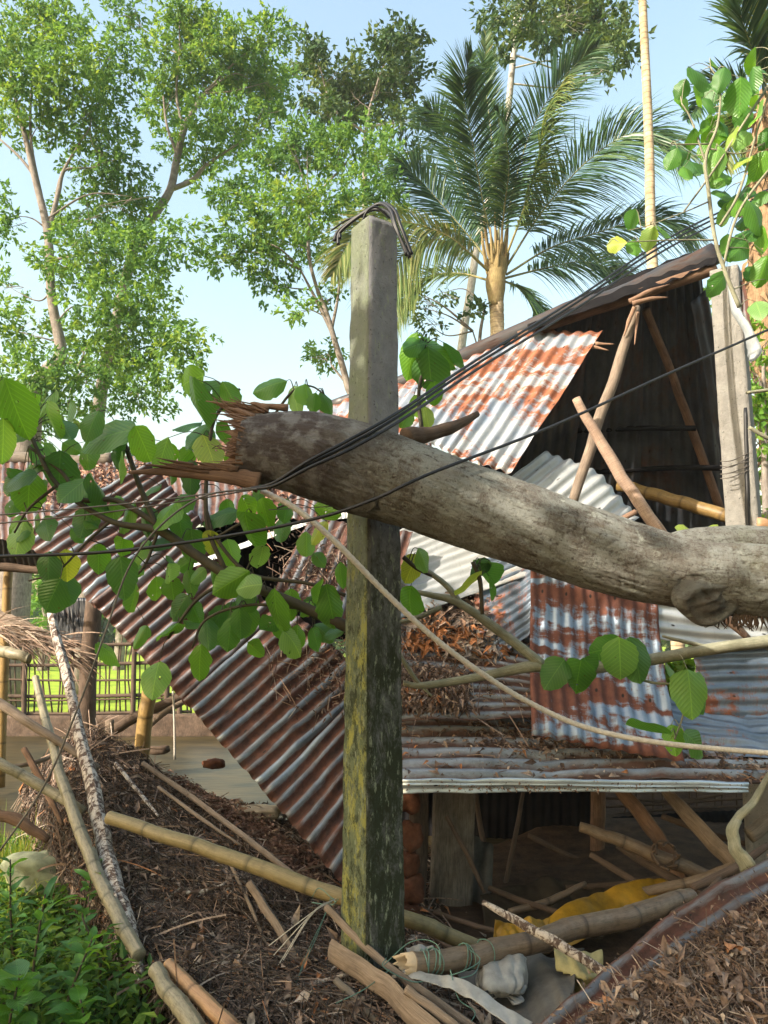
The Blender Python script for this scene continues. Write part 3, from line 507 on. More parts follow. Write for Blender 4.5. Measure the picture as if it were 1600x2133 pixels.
for pts, L, mt in (([(1600, 215), (1575, 130, -.5), (1545, 40, -.8), (1520, -60, -1)], .75, 'palm'), ([(1595, 230), (1545, 180, -.4), (1490, 180, -.8), (1430, 250, -1.2)], .4, 'palm'), ([(1605, 210), (1600, 90, -.3), (1590, -60, -.5)], .7, 'palm_pale'), ([(1605, 230), (1660, 140, 0), (1720, 100, 0)], .8, 'palm'), ([(1600, 240), (1560, 230, .3), (1530, 270, .4), (1510, 350, .4)], .45, 'palm_pale'), ([(1610, 230), (1640, 60, .5), (1700, -60, .9)], .8, 'palm')):
    frond(root, pts, D, L * 1.25, 105, mt, .3, np.array([0, -1, .1]), rr=.02)

# ================================================================ FENCE, LEFT STRUCTURE
# lattice fence on the far bank
D = 13.2; f0 = at(90, 1500, D); root = thing('bamboo_fence', (f0[0], D, f0[2]), 'low lattice fence of thin dark bamboo sticks across the pond at the left', 'fence')
mb = MB()
for px in np.arange(-60, 400, 12):
    px = px + rng.normal() * 3; top = 1335 + rng.normal() * 6 + (40 if 250 < px < 330 else 0) * 0; tube(mb, [at(px, 1492, D), at(px + rng.normal() * 4, 1400, D + .02), at(px + rng.normal() * 5, top, D)], [.016, .014, .012], 5, n=6)
mb.build('picket_lattice', G['wood_d'], root)
for y0, y1, r_ in ((1345, 1338, .03), (1385, 1378, .03), (1412, 1415, .018), (1448, 1446, .032), (1458, 1452, .016), (1484, 1482, .025)):
    mb = MB(); tube(mb, [at(-60, y0, D - .04), at(120, (y0 + y1) / 2 + 4, D - .04), at(400, y1, D - .04)], r_, 6, n=20, rough=.1); mb.build('rail', G['wood_d'], root)
for px in (-10, 48, 275, 345, 372):
    mb = MB(); tube(mb, [at(px, 1560, D - .1), at(px + 3, 1440, D - .1), at(px + 5, 1345, D - .1)], .045, 8, rough=.12); mb.build('post', G['wood_d'], root)
mb = MB(); pt = Patch([[(-100, 1488, D - .15), (150, 1490, D - .15), (480, 1484, D - .15)], [(-100, 1550, D - .15), (150, 1548, D - .15), (480, 1545, D - .15)]])
U, V = np.meshgrid(np.linspace(0, 1, 60), np.linspace(0, 1, 8)); p = pt.ev(U.ravel(), V.ravel()); p[:, 1] += .02 * hgt(p[:, 0], p[:, 2], 4); mb.add(p, grid_faces(8, 60), np.stack([U.ravel() * 4, V.ravel()], -1)); o = mb.build('bank_boarding', G['wood_d'], root); m = o.modifiers.new('t', 'SOLIDIFY'); m.thickness = .04
def pole(name, label, cat, pts, rad, mat, seg=10, rough=.08, group=None, bumps=None, n=None, parent=None, r=.5, flat=1.0):
    q3 = np.array([at(*q) for q in pts]); n = n or max(10, 8 * (len(pts) - 1)); r0_ = rad if np.isscalar(rad) else max(rad)
    if r0_ > .012: q3 = spline(q3, max(6, 3 * len(pts))); q3[1:-1] += rng.normal(size=q3[1:-1].shape) * r0_ * .07
    mb = MB(); tube(mb, q3, rad, seg, n=n, rough=rough, bumps=bumps, r=r, flat=flat); o = mb.build(name, G[mat], parent)
    if parent is None: tag(o, label, cat, group)
    return o
def nodes_b(every=.34, a=.07): return lambda Lx, th: 1 + a * np.exp(-((np.mod(Lx + every / 2, every) - every / 2) / .012) ** 2)
pole('wooden_post', 'square dark post standing at the pond edge below the rusty hanging sheets', 'post', [(196, 1250, 9.2), (186, 1400, 9.2), (176, 1640, 9.2)], .11, 'wood_d', 8)
pole('bamboo_post', 'yellow-brown bamboo post carrying the roof at the far left edge', 'post', [(22, 1120, 8.5), (12, 1280, 8.5), (0, 1640, 8.5)], .05, 'bamboo_y', bumps=nodes_b())
pole('bamboo_post', 'short stout yellow bamboo post under the hanging rusty sheets', 'post', [(316, 1425, 6.4), (302, 1500, 6.4), (286, 1640, 6.4)], .062, 'bamboo_y', bumps=nodes_b())
pole('wooden_stick', 'forked crooked stick propped across the pond behind the short yellow bamboo post', 'stick', [(235, 1520, 6.9), (300, 1485, 7.0), (400, 1445, 7.2), (480, 1430, 7.4)], [.05, .04], 'wood_d')
pole('wooden_stick', 'grey stick leaning up to the hanging sheets from the water edge', 'stick', [(300, 1520, 6.7), (350, 1480, 6.8), (430, 1440, 7.0)], [.03, .025], 'wood')
pole('broken_post', 'short broken stump of a post on the pond bank beside the netted heap', 'post', [(228, 1500, 6.2), (229, 1560, 6.2), (230, 1600, 6.2)], .035, 'wood')
pole('hanging_cord', 'pale cord hanging from the edge of the rusty sheets above the water', 'cord', [(360, 1440, 6.0), (363, 1500, 6.0), (364, 1582, 6.0)], .009, 'rope', 5)
pole('roof_beam', 'dark beam under the far left roof edge', 'beam', [(-40, 1178, 8.3), (80, 1186, 8.3), (330, 1200, 8.0)], .05, 'wood_d')
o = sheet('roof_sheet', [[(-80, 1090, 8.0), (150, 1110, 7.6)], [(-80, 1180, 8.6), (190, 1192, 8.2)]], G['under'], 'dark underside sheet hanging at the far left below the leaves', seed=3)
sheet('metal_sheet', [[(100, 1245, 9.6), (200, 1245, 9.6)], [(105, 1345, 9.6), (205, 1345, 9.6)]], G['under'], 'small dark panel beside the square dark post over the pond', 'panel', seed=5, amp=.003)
pole('broken_thatch', 'broken grey bundle of thatch sagging at the left edge over the fence', 'thatch', [(-30, 1290, 6.5), (40, 1310, 6.4), (95, 1335, 6.3), (150, 1362, 6.2)], [.10, .085, .06, .03], 'wood', 10, rough=.5, flat=.6)
mb = MB(); a = at(-20, 1300, 6.4); b = at(145, 1355, 6.2); n_ = 260; tt = rng.random(n_)[:, None]; p = a + (b - a) * tt + rng.normal(size=(n_, 3)) * [.03, .08, .05]
strands(mb, p, unit((b - a) + rng.normal(size=(n_, 3)) * .25), rng.uniform(.15, .5, n_), .007, .15, 3, r=rng.uniform(.4, .95, n_)); o = mb.build('loose_thatch', G['litter'], bpy.data.objects['broken_thatch'])
# a second leaning rack of thatch netting at left
pole('wooden_stick', 'grey weathered stick lying from the left edge towards the netted heap, upper one', 'stick', [(-20, 1455, 4.9), (70, 1510, 4.85), (205, 1600, 4.8)], [.034, .028, .02], 'wood', rough=.12)
pole('bamboo_pole', 'pale sunlit pole entering from the left edge and ending in the netted heap', 'pole', [(-20, 1580, 4.6), (60, 1622, 4.6), (175, 1690, 4.6)], [.03, .032, .028], 'bamboo_pale', bumps=nodes_b())
pole('wooden_stick', 'dark crooked stick at the left edge above the weeds', 'stick', [(-10, 1695, 4.4), (40, 1710, 4.4), (100, 1750, 4.4)], [.03, .035, .02], 'wood_r', rough=.2)
pole('wooden_stick', 'horizontal broken stick crossing behind the lattice at the far left', 'stick', [(-20, 1352, 6.2), (30, 1362, 6.1), (62, 1372, 6.1)], [.05, .045, .04], 'bamboo_pale', rough=.1)

# ================================================================ NETTED HEAP OF THATCH
mound = Patch([[(60, 1640, 5.9), (150, 1545, 5.7), (215, 1535, 5.55), (300, 1590, 5.4)],
               [(70, 1740, 5.3), (135, 1650, 5.1), (260, 1670, 4.95), (450, 1705, 4.9)],
               [(120, 1880, 4.75), (190, 1800, 4.35), (390, 1815, 4.3), (625, 1830, 4.35)],
               [(230, 2010, 4.1), (285, 1960, 3.75), (520, 1975, 3.7), (850, 2010, 3.75)],
               [(370, 2150, 3.6), (420, 2120, 3.15), (700, 2130, 3.05), (1090, 2140, 3.15)],
               [(330, 2400, 3.2), (450, 2400, 2.7), (750, 2420, 2.6), (1180, 2400, 2.6)]])
nu, nv = 170, 210; U, V = np.meshgrid(np.linspace(0, 1, nu), np.linspace(0, 1, nv)); u, v = U.ravel(), V.ravel(); p = mound.ev(u, v); n = mound.nrm(np.clip(u, .003, .997), np.clip(v, .003, .997))
def lump(x, y): return .035 * hgt(x, y, 2.2) + .022 * hgt(x, y, 7, 1) + .012 * hgt(x, y, 19, 2) 
mb = MB(); mb.add(p + n * (lump(p[:, 0], p[:, 1]) + rng.normal(size=len(p)) * .004)[:, None], grid_faces(nv, nu), np.stack([u * 3, v * 4], -1))
heap = mb.build('thatch_heap', G['soil']); tag(heap, 'long heap of rotten brown thatch under a rusty wire net at the lower left', 'heap')
def litter(mb, patch, N, u0=0, u1=1, v0=0, v1=1, L=(.02, .07), wid=.22, lift=.012, off=None, mask=None, flat=.35, along=None, curl=.35, rlo=0, rhi=1):
    u = rng.uniform(u0, u1, N); v = rng.uniform(v0, v1, N)
    if mask is not None: k = mask(u, v) > rng.random(N); u, v = u[k], v[k]; N = len(u)
    p = patch.ev(u, v); n = patch.nrm(np.clip(u, .003, .997), np.clip(v, .003, .997))
    if off is not None: p = p + n * off(p[:, 0], p[:, 1])[:, None]
    p = p + n * (np.abs(rng.normal(size=N)) * lift)[:, None]
    d = rng.normal(size=(N, 3))
    if along is not None: d = d + along
    d -= n * (d * n).sum(1)[:, None]; d = unit(unit(d) + n * rng.normal(size=(N, 1)) * flat)
    ll = rng.uniform(0, 1, N) ** 2.2 * (L[1] - L[0]) + L[0]
    cards(mb, p, d, ll, ll * rng.uniform(.5, 1, N) * wid, nrm=unit(n + rng.normal(size=(N, 3)) * .5), curl=curl, r=np.clip(rng.uniform(rlo, rhi, N) + .22 * hgt(p[:, 0] * 3, p[:, 1] * 3 + p[:, 2] * 3), 0, 1)); return p, n
def twigs(mb, patch, N, u0=0, u1=1, v0=0, v1=1, L=(.08, .3), w=.003, off=None, mask=None, along=None, lift=.02):
    u = rng.uniform(u0, u1, N); v = rng.uniform(v0, v1, N)
    if mask is not None: k = mask(u, v) > rng.random(N); u, v = u[k], v[k]; N = len(u)
    p = patch.ev(u, v); n = patch.nrm(np.clip(u, .003, .997), np.clip(v, .003, .997))
    if off is not None: p = p + n * off(p[:, 0], p[:, 1])[:, None]
    d = rng.normal(size=(N, 3)); 
    if along is not None: d = d + along
    d -= n * (d * n).sum(1)[:, None]; d = unit(unit(d) + n * np.abs(rng.normal(size=(N, 1))) * .2)
    strands(mb, p + n * lift * rng.random((N, 1)), d, rng.uniform(*L, N), rng.uniform(.5, 1.3, N) * w, rng.uniform(.0, .25, N), 4, r=rng.uniform(.2, 1, N), taper=False)
mb = MB(); ax = at(700, 2000, 3.7) - at(250, 1600, 5.3); ax = ax / np.linalg.norm(ax)
litter(mb, mound, 42000, L=(.008, .035), wid=.3, off=lump, lift=.012)
litter(mb, mound, 5200, L=(.03, .10), wid=.12, off=lump, lift=.02, along=ax * 1.2)
litter(mb, mound, 420, L=(.05, .12), wid=.26, off=lump, lift=.03, rlo=.5, rhi=1.05, flat=.6)
twigs(mb, mound, 380, L=(.12, .4), w=.004, off=lump, lift=.04); twigs(mb, mound, 15000, L=(.04, .18), w=.0018, off=lump, along=ax * 1.0)
tag(mb.build('leaf_litter', G['litter'], smooth=False), 'crumbled brown litter and twigs covering the netted heap', 'leaf litter', kind='stuff')
# net over the heap: two families of fine wires
mb = MB(); K = 74
for fam in (0, 1):
    for k in range(K):
        s0 = (k + .5) / K * 2 - .5 if fam == 0 else (k + .5) / K * 2 - .5
        tt = np.linspace(0, 1, 46); uu = s0 + (tt - .5) * (1 if fam == 0 else -1) * .9; ok = (uu > 0) & (uu < 1)
        if ok.sum() < 4: continue
        a = tt[ok]; b_ = uu[ok]; q = mound.ev(b_, a); nn_ = mound.nrm(np.clip(b_, .003, .997), np.clip(a, .003, .997)); q = q + nn_ * (lump(q[:, 0], q[:, 1]) + .04 + .012 * rng.normal(size=len(q)))[:, None]
        tube(mb, q, .0021, 3, n=len(q) * 3, cap=False)
tag(mb.build('wire_net', G['net']), 'fine rusty wire netting stretched over the brown thatch heap', 'net')
# poles on the heap
pole('bamboo_pole', 'long olive bamboo pole lying from the netted heap to behind the mossy concrete post', 'pole', [(228, 1703, 4.3), (420, 1765, 4.05), (600, 1830, 3.85), (760, 1885, 3.72), (880, 1925, 3.72), (1000, 1975, 3.75)], [.035, .037, .038, .037, .035, .033], 'bamboo', 14, .03, bumps=nodes_b(.38), n=160)
pole('bark_stick', 'long thin stick with flaking pale bark crossing the netted heap from the fence', 'stick', [(106, 1272, 5.6), (150, 1460, 5.1), (192, 1640, 4.55), (222, 1780, 4.2), (262, 1920, 3.75), (292, 2030, 3.5)], [.03, .034, .042, .045, .042, .02], 'pale_bark', 10, .16)
pole('bark_stick', 'thin dry twig lying close along the left side of the flaking stick', 'stick', [(240, 1860, 3.85), (262, 1960, 3.65), (290, 2045, 3.45)], [.008, .01, .006], 'pale_bark', 6, .1)
pole('bamboo_pole', 'curved pale green bamboo pole running down the left of the netted heap', 'pole', [(74, 1412, 5.4), (100, 1520, 5.0), (135, 1640, 4.5), (190, 1790, 4.1), (235, 1890, 3.8), (290, 1990, 3.5)], [.024, .028, .031, .034, .034, .031], 'bamboo_pale', 12, .04, bumps=nodes_b(.3, .09), n=160)
pole('bamboo_pole', 'stout pale bamboo pole emerging from the heap at the bottom left edge', 'pole', [(325, 2020, 3.25), (365, 2080, 3.05), (420, 2160, 2.85), (460, 2260, 2.7)], [.03, .034, .036], 'bamboo_pale', 12, .03, bumps=nodes_b(.3, .09), n=80)
pole('bamboo_pole', 'orange brown bamboo pole beside the stout pale one at the bottom edge', 'pole', [(352, 2010, 3.3), (400, 2060, 3.1), (480, 2140, 2.85), (560, 2240, 2.65)], [.024, .029, .029], 'bamboo_or', 12, .03, bumps=nodes_b(.3, .09), n=80)
pole('wooden_lath', 'thin brown lath edging the upper side of the netted heap above the pond', 'lath', [(298, 1590, 5.25), (440, 1690, 4.8), (612, 1822, 4.2), (700, 1885, 3.95)], .018, 'wood', 6, .1)
pole('wooden_lath', 'grey lath sloping down through the heap left of the mossy post', 'lath', [(520, 1840, 4.05), (590, 1950, 3.8), (650, 2050, 3.45), (720, 2150, 3.1)], .022, 'wood', 6, .12)
pole('wooden_lath', 'long thin lath passing in front of the foot of the mossy post', 'lath', [(680, 1890, 3.5), (740, 1950, 3.35), (812, 2015, 3.2), (1000, 2150, 2.9)], .017, 'wood', 6, .1)
pole('wooden_plank', 'broken weathered plank lying in the litter below the mossy post', 'plank', [(690, 1980, 3.35), (800, 2060, 3.1), (900, 2150, 2.9), (960, 2220, 2.8)], .05, 'wood', 8, .12, flat=.4)
pole('wooden_stick', 'grey-brown rod at the bottom edge under the broken brown bamboo tube', 'stick', [(845, 2060, 3.0), (900, 2100, 2.95), (1000, 2180, 2.8)], .018, 'wood', 7, .1)
for i, (a, b_, lab) in enumerate((((770, 2110, 3.0), (835, 2010, 3.1), 'straw-thin dry stalk'), )):
    pass
# ---------------------------------------------------------------- grass and weeds
N = 42000; px = rng.uniform(-7, .2, N); py = rng.uniform(2.3, 6.6, N)
lim = np.interp(py, [2.3, 3.0, 3.6, 4.3, 5.0, 6.0], [-.45, -.75, -1.05, -1.55, -2.1, -2.6]); ok = px < lim; px, py = px[ok], py[ok]; N = len(px)
z = ground_z(px, py); mb = MB(); d = unit(np.stack([rng.normal(size=N) * .45, rng.normal(size=N) * .45, np.ones(N)], -1))
strands(mb, np.stack([px, py, z - .02], -1), d, rng.uniform(.12, .42, N) * np.interp(py, [2.5, 6], [1, .8]), .004, rng.uniform(.2, .8, N), 4)
tag(mb.build('grass', G['grass']), 'tangled green grass on the bank at the lower left', 'grass', kind='stuff')
N2 = 9000; gx = rng.uniform(-3.4, .2, N2 * 3); gy = rng.uniform(2.3, 6.2, N2 * 3); ok = gx < np.interp(gy, [2.3, 3.0, 3.6, 4.3, 5.0, 6.0], [-.5, -.8, -1.1, -1.6, -2.15, -2.7]); ok &= hgt(gx * 3, gy * 3) > -.35; gx, gy = gx[ok], gy[ok]; N2 = len(gx)
mb = MB(); d = unit(rng.normal(size=(N2, 3)) * [1, 1, .35] + [0, 0, .3]); cards(mb, np.stack([gx, gy, ground_z(gx, gy) + rng.uniform(.02, .26, N2) * (1 + .6 * hgt(gx * 2, gy * 2))], -1), d, rng.uniform(.03, .09, N2), rng.uniform(.008, .022, N2), nrm=unit(rng.normal(size=(N2, 3)) * .4 + [0, 0, 1]), curl=.25)
tag(mb.build('creeping_weeds', G['crown_mid'], smooth=False), 'low small-leaved creeping weeds among the grass', 'ground cover', kind='stuff')
def ovate(mb, base, d, L, W, nrm, fold=.25, droop=.25, r=.5, teeth=0.0, wave=.04, nu=5, nv=9, heart=.0, hole=None):
    d = d / np.linalg.norm(d); s = np.cross(d, nrm); s /= np.linalg.norm(s) + 1e-9; n = np.cross(s, d)
    v = np.linspace(0, 1, nv); w = np.sin(math.pi * np.clip(v, 0, 1) ** rng.uniform(.68, 1.15)) ** rng.uniform(.5, .72); w[0] = 0.03; w[-1] = 0.0
    if heart: w = w * (1 + heart * (1 - v)); 
    u = np.linspace(-1, 1, nu); ph = rng.uniform(0, 6)
    A, B = np.meshgrid(u, v); Wd = w[:, None] * (1 + teeth * rng.normal(size=(nv, 1)))
    x = A * Wd * W * .5; y = (B - heart * .12 * (np.abs(A) ** 1.5) * (B < .3) * (.3 - B) * 6) * L
    zz = fold * np.abs(x) - droop * L * (B ** 2) + wave * L * np.sin(B * 9 + ph + A * 1.5) * np.abs(A) - .0 * A
    P_ = base + d * y[..., None] + s * x[..., None] + n * zz[..., None]
    P_[..., 2] -= droop * L * B ** 2 * .35
    mb.add(P_.reshape(-1, 3), grid_faces(nv, nu), np.stack([A * .5 * Wd + .5, B * 1.], -1).reshape(-1, 2), r)
def weed(px, py, Y, label, n=12, L=.16, W=.07, h=.3, group='leafy weeds in the grass', spread=1.0, rl=(.2, .8)):
    b = at(px, py, Y); b[2] = float(ground_z(b[0], b[1])); root = thing('weed_plant', tuple(b), label, 'plant', group)
    st = MB(); lf = MB(); top = b + [rng.normal() * .05, rng.normal() * .05, h]; tube(st, [b, (b + top) / 2 + rng.normal(size=3) * .02, top], [.008, .004], 5)
    for k in range(n):
        f = .25 + .75 * k / n; a = k * 2.4; q = b + (top - b) * f; d = np.array([math.cos(a), math.sin(a), .5 + .5 * f + rng.normal() * .15]); d = d / np.linalg.norm(d)
        ovate(lf, q, d, L * rng.uniform(.7, 1.15) * spread, W * rng.uniform(.8, 1.1), np.array([0, 0, 1.]) + .2 * rng.normal(size=3), droop=.35, r=rng.uniform(*rl))
    st.build('stem', G['twig'], root); lf.build('foliage', G['broad'], root); return root
W_ = [(70, 1990, 3.5, 'weed with long narrow pale leaves, highest on the bank at the left edge', 14, .22, .045, .55), (120, 2040, 3.3, 'weed with a bright starry top in the middle of the bank', 16, .17, .055, .45), (30, 2090, 3.2, 'weed with big dark round leaves low at the left edge', 10, .2, .13, .35),
      (170, 2090, 3.1, 'broad-leaved weed at the bottom edge nearest the heap', 9, .17, .1, .28), (90, 2120, 2.9, 'low weed at the bottom left corner of the bank', 10, .15, .08, .25), (200, 1990, 3.7, 'small leafy weed against the left flank of the netted heap', 12, .11, .04, .4),
      (150, 1930, 4.0, 'upright weed under the pale stone slab on the bank', 14, .14, .05, .5), (40, 1900, 4.1, 'slender weed behind the long pale leaves at the left edge', 12, .16, .05, .55), (250, 2080, 3.1, 'tiny weed sprouting at the foot of the heap by the pale bamboo', 8, .1, .05, .2)]
for w in W_: weed(*w[:4], n=w[4] + 6, L=w[5] * .72, W=w[6] * .75, h=w[7])
mb = MB(); b = at(25, 1800, 4.9); N3 = 900; p = np.stack([b[0] + rng.normal(size=N3) * .16, b[1] + rng.normal(size=N3) * .2, np.full(N3, -.12)], -1)
strands(mb, p, unit(rng.normal(size=(N3, 3)) * [.3, .3, .1] + [0, 0, 1]), rng.uniform(.3, .75, N3), .005, rng.uniform(.1, .6, N3), 4, r=rng.uniform(.75, 1, N3)); o = mb.build('tall_grass', G['grass']); tag(o, 'tuft of tall yellow-green grass at the left edge beside the mossy stone', 'grass tuft')  # sunlit look of this tuft is put into its yellow blade tones
# pale stone and leaves near the bank
def rock(name, c, s, mat, label, cat, seed=1):
    n1, n2 = 18, 26; th = np.linspace(0, math.pi, n1); ph = np.linspace(0, 2 * math.pi, n2); A, B = np.meshgrid(th, ph, indexing='ij')
    d = np.stack([np.sin(A) * np.cos(B), np.sin(A) * np.sin(B), np.cos(A)], -1).reshape(-1, 3); r_ = 1 + .22 * hgt(d[:, 0] * 1.5 + seed, d[:, 1] * 1.5 + d[:, 2], 1.2, seed) ; r_ /= np.maximum.reduce([np.abs(d[:, 0]), np.abs(d[:, 1]), np.abs(d[:, 2])]) ** .45
    mb = MB(); mb.add(np.array(c) + d * r_[:, None] * np.array(s), grid_faces(n1, n2), d[:, :2]); return tag(mb.build(name, G[mat]), label, cat)
rock('stone', at(95, 1815, 4.7), (.2, .13, .11), 'mossy_stone', 'pale mossy stone lump at the top of the grassy bank', 'stone', 2)
rock('board', at(535, 1695, 5.6), (.18, .12, .045), 'card', 'pale sunlit slab lying beside the pond under the rusty sheets', 'slab', 4)
rock('brick', at(445, 1590, 6.8), (.10, .06, .04), 'brick', 'reddish brick lying at the edge of the pond', 'brick', 5)
rock('brick', at(325, 1562, 7.4), (.12, .06, .04), 'wood_d', 'dark brick in the shallow water behind the heap', 'brick', 6)
weed(590, 1760, 4.7, 'dark green seedling with round leaves under the tip of the rusty hanging sheet', 9, .13, .1, .3)
# soil slope between heap and pond, under the hanging sheets
bank = Patch([[(330, 1600, 5.9), (480, 1660, 5.8), (700, 1720, 5.8), (1000, 1800, 6.2)], [(440, 1700, 5.1), (600, 1760, 5.0), (760, 1830, 5.0), (1050, 1900, 5.3)], [(640, 1850, 4.4), (740, 1890, 4.2), (900, 1980, 4.2), (1150, 2050, 4.3)], [(900, 2100, 3.4), (950, 2130, 3.4), (1150, 2160, 3.4), (1300, 2180, 3.4)]])
U, V = np.meshgrid(np.linspace(0, 1, 90), np.linspace(0, 1, 90)); u, v = U.ravel(), V.ravel(); p = bank.ev(u, v); p[:, 2] += .03 * hgt(p[:, 0], p[:, 1], 4) - .05
mb = MB(); mb.add(p, grid_faces(90, 90)); tag(mb.build('soil_bank', G['soil']), None, kind='structure')
mb = MB(); litter(mb, bank, 9000, u1=.42, L=(.02, .07), wid=.28, lift=.02, off=lambda x, y: .03 * hgt(x, y, 4) - .03, rlo=.2); tag(mb.build('leaf_litter', G['litter_pink'], smooth=False), 'dry reddish leaf litter on the soil under the hanging sheets', 'leaf litter', kind='stuff')

# ================================================================ COLLAPSED SHED
# left, lying on the pond side: rusty sheets hanging down to the lower right
gS1 = 'rusty sheets of the collapsed left slope'
def s1(k, a, b, ta, tb, mat, lab, seed):      # a,b lower corners; ta,tb upper corners
    mid = lambda p_, q_: tuple((x + y) / 2 for x, y in zip(p_, q_))
    sheet('roof_sheet', [[ta, tb], [a, b]], mat, lab, group=gS1, seed=seed, dents=.014, amp=.019, pitch=.098)
s1(0, (40, 1118, 5.9), (200, 1268, 5.5), (310, 960, 6.3), (420, 1085, 6.0), G['rust_b2'], 'leftmost rusty corrugated sheet of the fallen slope, half hidden by big leaves', 11)
s1(1, (190, 1255, 5.47), (392, 1470, 5.05), (395, 1085, 5.85), (590, 1290, 5.45), G['rust_b'], 'reddish corrugated sheet, second from the left along the fallen eave', 12)
s1(2, (380, 1455, 5.0), (560, 1660, 4.65), (600, 1262, 5.4), (800, 1440, 5.1), G['rust_b2'], 'silver and brown streaked corrugated sheet, third along the fallen eave', 13)
s1(3, (548, 1648, 4.6), (715, 1845, 4.28), (770, 1420, 5.0), (835, 1640, 4.72), G['rust_b2'], 'lowest corrugated sheet of the fallen slope, its corner tucked behind the mossy post', 14)
sheet('roof_sheet', [[(648, 1075, 5.35), (860, 1110, 5.3)], [(560, 1250, 4.95), (790, 1330, 4.9)]], G['rust_b'], 'short brown corrugated sheet with litter on it, left of the mossy post', seed=15)
# upper left roof with litter
ul = [[(-120, 945, 8.0), (160, 957, 7.6), (400, 925, 7.3), (700, 840, 7.0), (900, 775, 6.8)], [(-120, 1030, 7.2), (160, 1040, 6.9), (420, 1020, 6.6), (720, 960, 6.3), (900, 900, 6.2)], [(-120, 1120, 6.5), (160, 1130, 6.3), (420, 1098, 6.1), (700, 1072, 5.9), (900, 1050, 5.8)]]
sheet('roof_sheet', ul, G['rust_b'], 'long upper left roof slope under dry leaf litter, behind the big leaves', seed=21, dents=.02)
ULP = Patch(ul); mb = MB(); msk = lambda u, v: np.clip(1.3 - np.abs(u - .5) * 3.2, 0, 1) * (hgt(u * 7, v * 4) > -.1) * (v > .12)
litter(mb, ULP, 15000, L=(.03, .10), wid=.28, lift=.03, mask=msk, rlo=.1); tag(mb.build('leaf_litter', G['litter_pink'], smooth=False), 'pinkish brown dry leaves heaped on the upper left roof', 'leaf litter', kind='stuff')
pole('ridge_bundle', 'grey weathered ridge roll along the top of the far left roof', 'ridge roll', [(-120, 948, 7.95), (80, 955, 7.7), (160, 962, 7.6), (235, 955, 7.45)], .07, 'plank', 9, .15)
sheet('metal_flashing', [[(370, 1180, 5.6), (640, 1082, 5.6), (760, 1065, 5.6)], [(372, 1190, 5.58), (642, 1094, 5.58), (762, 1077, 5.58)]], G['pale'], 'bent strip of bright metal edging the dark gap left of the mossy post', 'flashing', seed=22, amp=.002)
# near-black sheet painted as the shade behind the gap
sheet('gap_shade_sheet', [[(330, 1110, 6.9), (700, 1060, 6.9), (980, 1050, 6.9)], [(330, 1290, 6.6), (700, 1330, 6.6), (980, 1400, 6.6)]], G['shade_black'], 'black sheet painted as the shade in the gap beneath the bright metal strip', 'lining', seed=23, amp=.004)
# ridge of the standing part
RIDGE = [(690, 846, 6.0), (900, 768, 5.8), (1140, 668, 5.6), (1330, 600, 5.5), (1492, 527, 5.4)]
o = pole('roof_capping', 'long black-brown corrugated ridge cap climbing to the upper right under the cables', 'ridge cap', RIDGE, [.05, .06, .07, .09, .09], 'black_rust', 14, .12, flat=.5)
pole('ridge_pole', 'sunlit brown ridge pole under the black ridge cap', 'pole', [(1080, 700, 5.6), (1230, 650, 5.5), (1400, 590, 5.35), (1490, 560, 5.3)], [.04, .045, .05, .045], 'wood_r', 10, .08)
sheet('roof_sheet', [[(1100, 668, 5.75), (1330, 568, 5.65), (1502, 508, 5.55)], [(1100, 692, 5.4), (1345, 604, 5.3), (1492, 548, 5.25)]], G['shade_black'], 'narrow dark strip of roofing over the ridge pole at the upper right', seed=31, amp=.006, pitch=.2, dents=.006)  # underside shading of the strip is put into its black colour
# sunlit near slope (three sheets)
gS7 = 'sunlit rusty sheets of the near roof slope'
sheet('roof_sheet', [[(1118, 688, 5.5), (1256, 688, 5.4)], [(940, 945, 4.95), (1065, 985, 4.85)]], G['rust_a'], 'sunlit rust-banded sheet, rightmost of the near slope, its edge against the dark opening', group=gS7, seed=41, amp=.012, pitch=.09)
sheet('roof_sheet', [[(985, 742, 5.56), (1128, 684, 5.53)], [(850, 905, 5.08), (952, 950, 4.98)]], G['rust_a'], 'orange rusted sunlit sheet in the middle of the near slope above the fallen trunk', group=gS7, seed=42, amp=.012, pitch=.09)
sheet('roof_sheet', [[(690, 850, 5.8), (1000, 738, 5.62)], [(640, 985, 5.3), (866, 912, 5.13)]], G['rust_a'], 'rusted sheet at the lower left of the near slope, partly behind the mossy post', group=gS7, seed=43, amp=.012, pitch=.09)
# underside of the far slope
gS9 = 'dark sheets of the far roof slope seen from below'
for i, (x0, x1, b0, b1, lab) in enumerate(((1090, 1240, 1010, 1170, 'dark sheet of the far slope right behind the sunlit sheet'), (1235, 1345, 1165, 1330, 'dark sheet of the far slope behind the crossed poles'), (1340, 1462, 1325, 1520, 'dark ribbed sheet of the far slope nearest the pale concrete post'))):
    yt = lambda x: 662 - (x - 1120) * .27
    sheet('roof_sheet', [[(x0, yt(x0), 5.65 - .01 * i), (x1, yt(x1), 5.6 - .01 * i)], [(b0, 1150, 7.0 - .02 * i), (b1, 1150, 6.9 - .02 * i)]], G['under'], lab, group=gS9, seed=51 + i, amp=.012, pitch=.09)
sheet('shed_shade_sheet', [[(1000, 905, 7.3), (1300, 905, 7.3), (1530, 905, 7.3)], [(1000, 1240, 7.3), (1300, 1240, 7.3), (1530, 1240, 7.3)]], G['shade_black'], 'black sheet painted as the deep shade at the back of the standing shed', 'wall', seed=55, amp=.004)  # added sheet closes the back; its black stands in for shade
sheet('roof_sheet', [[(1440, 632, 5.6), (1475, 600, 5.6)], [(1500, 960, 6.2), (1530, 960, 6.2)]], G['under'], 'narrow end sheet of the far slope lapping towards the green bush', group=gS9, seed=57)
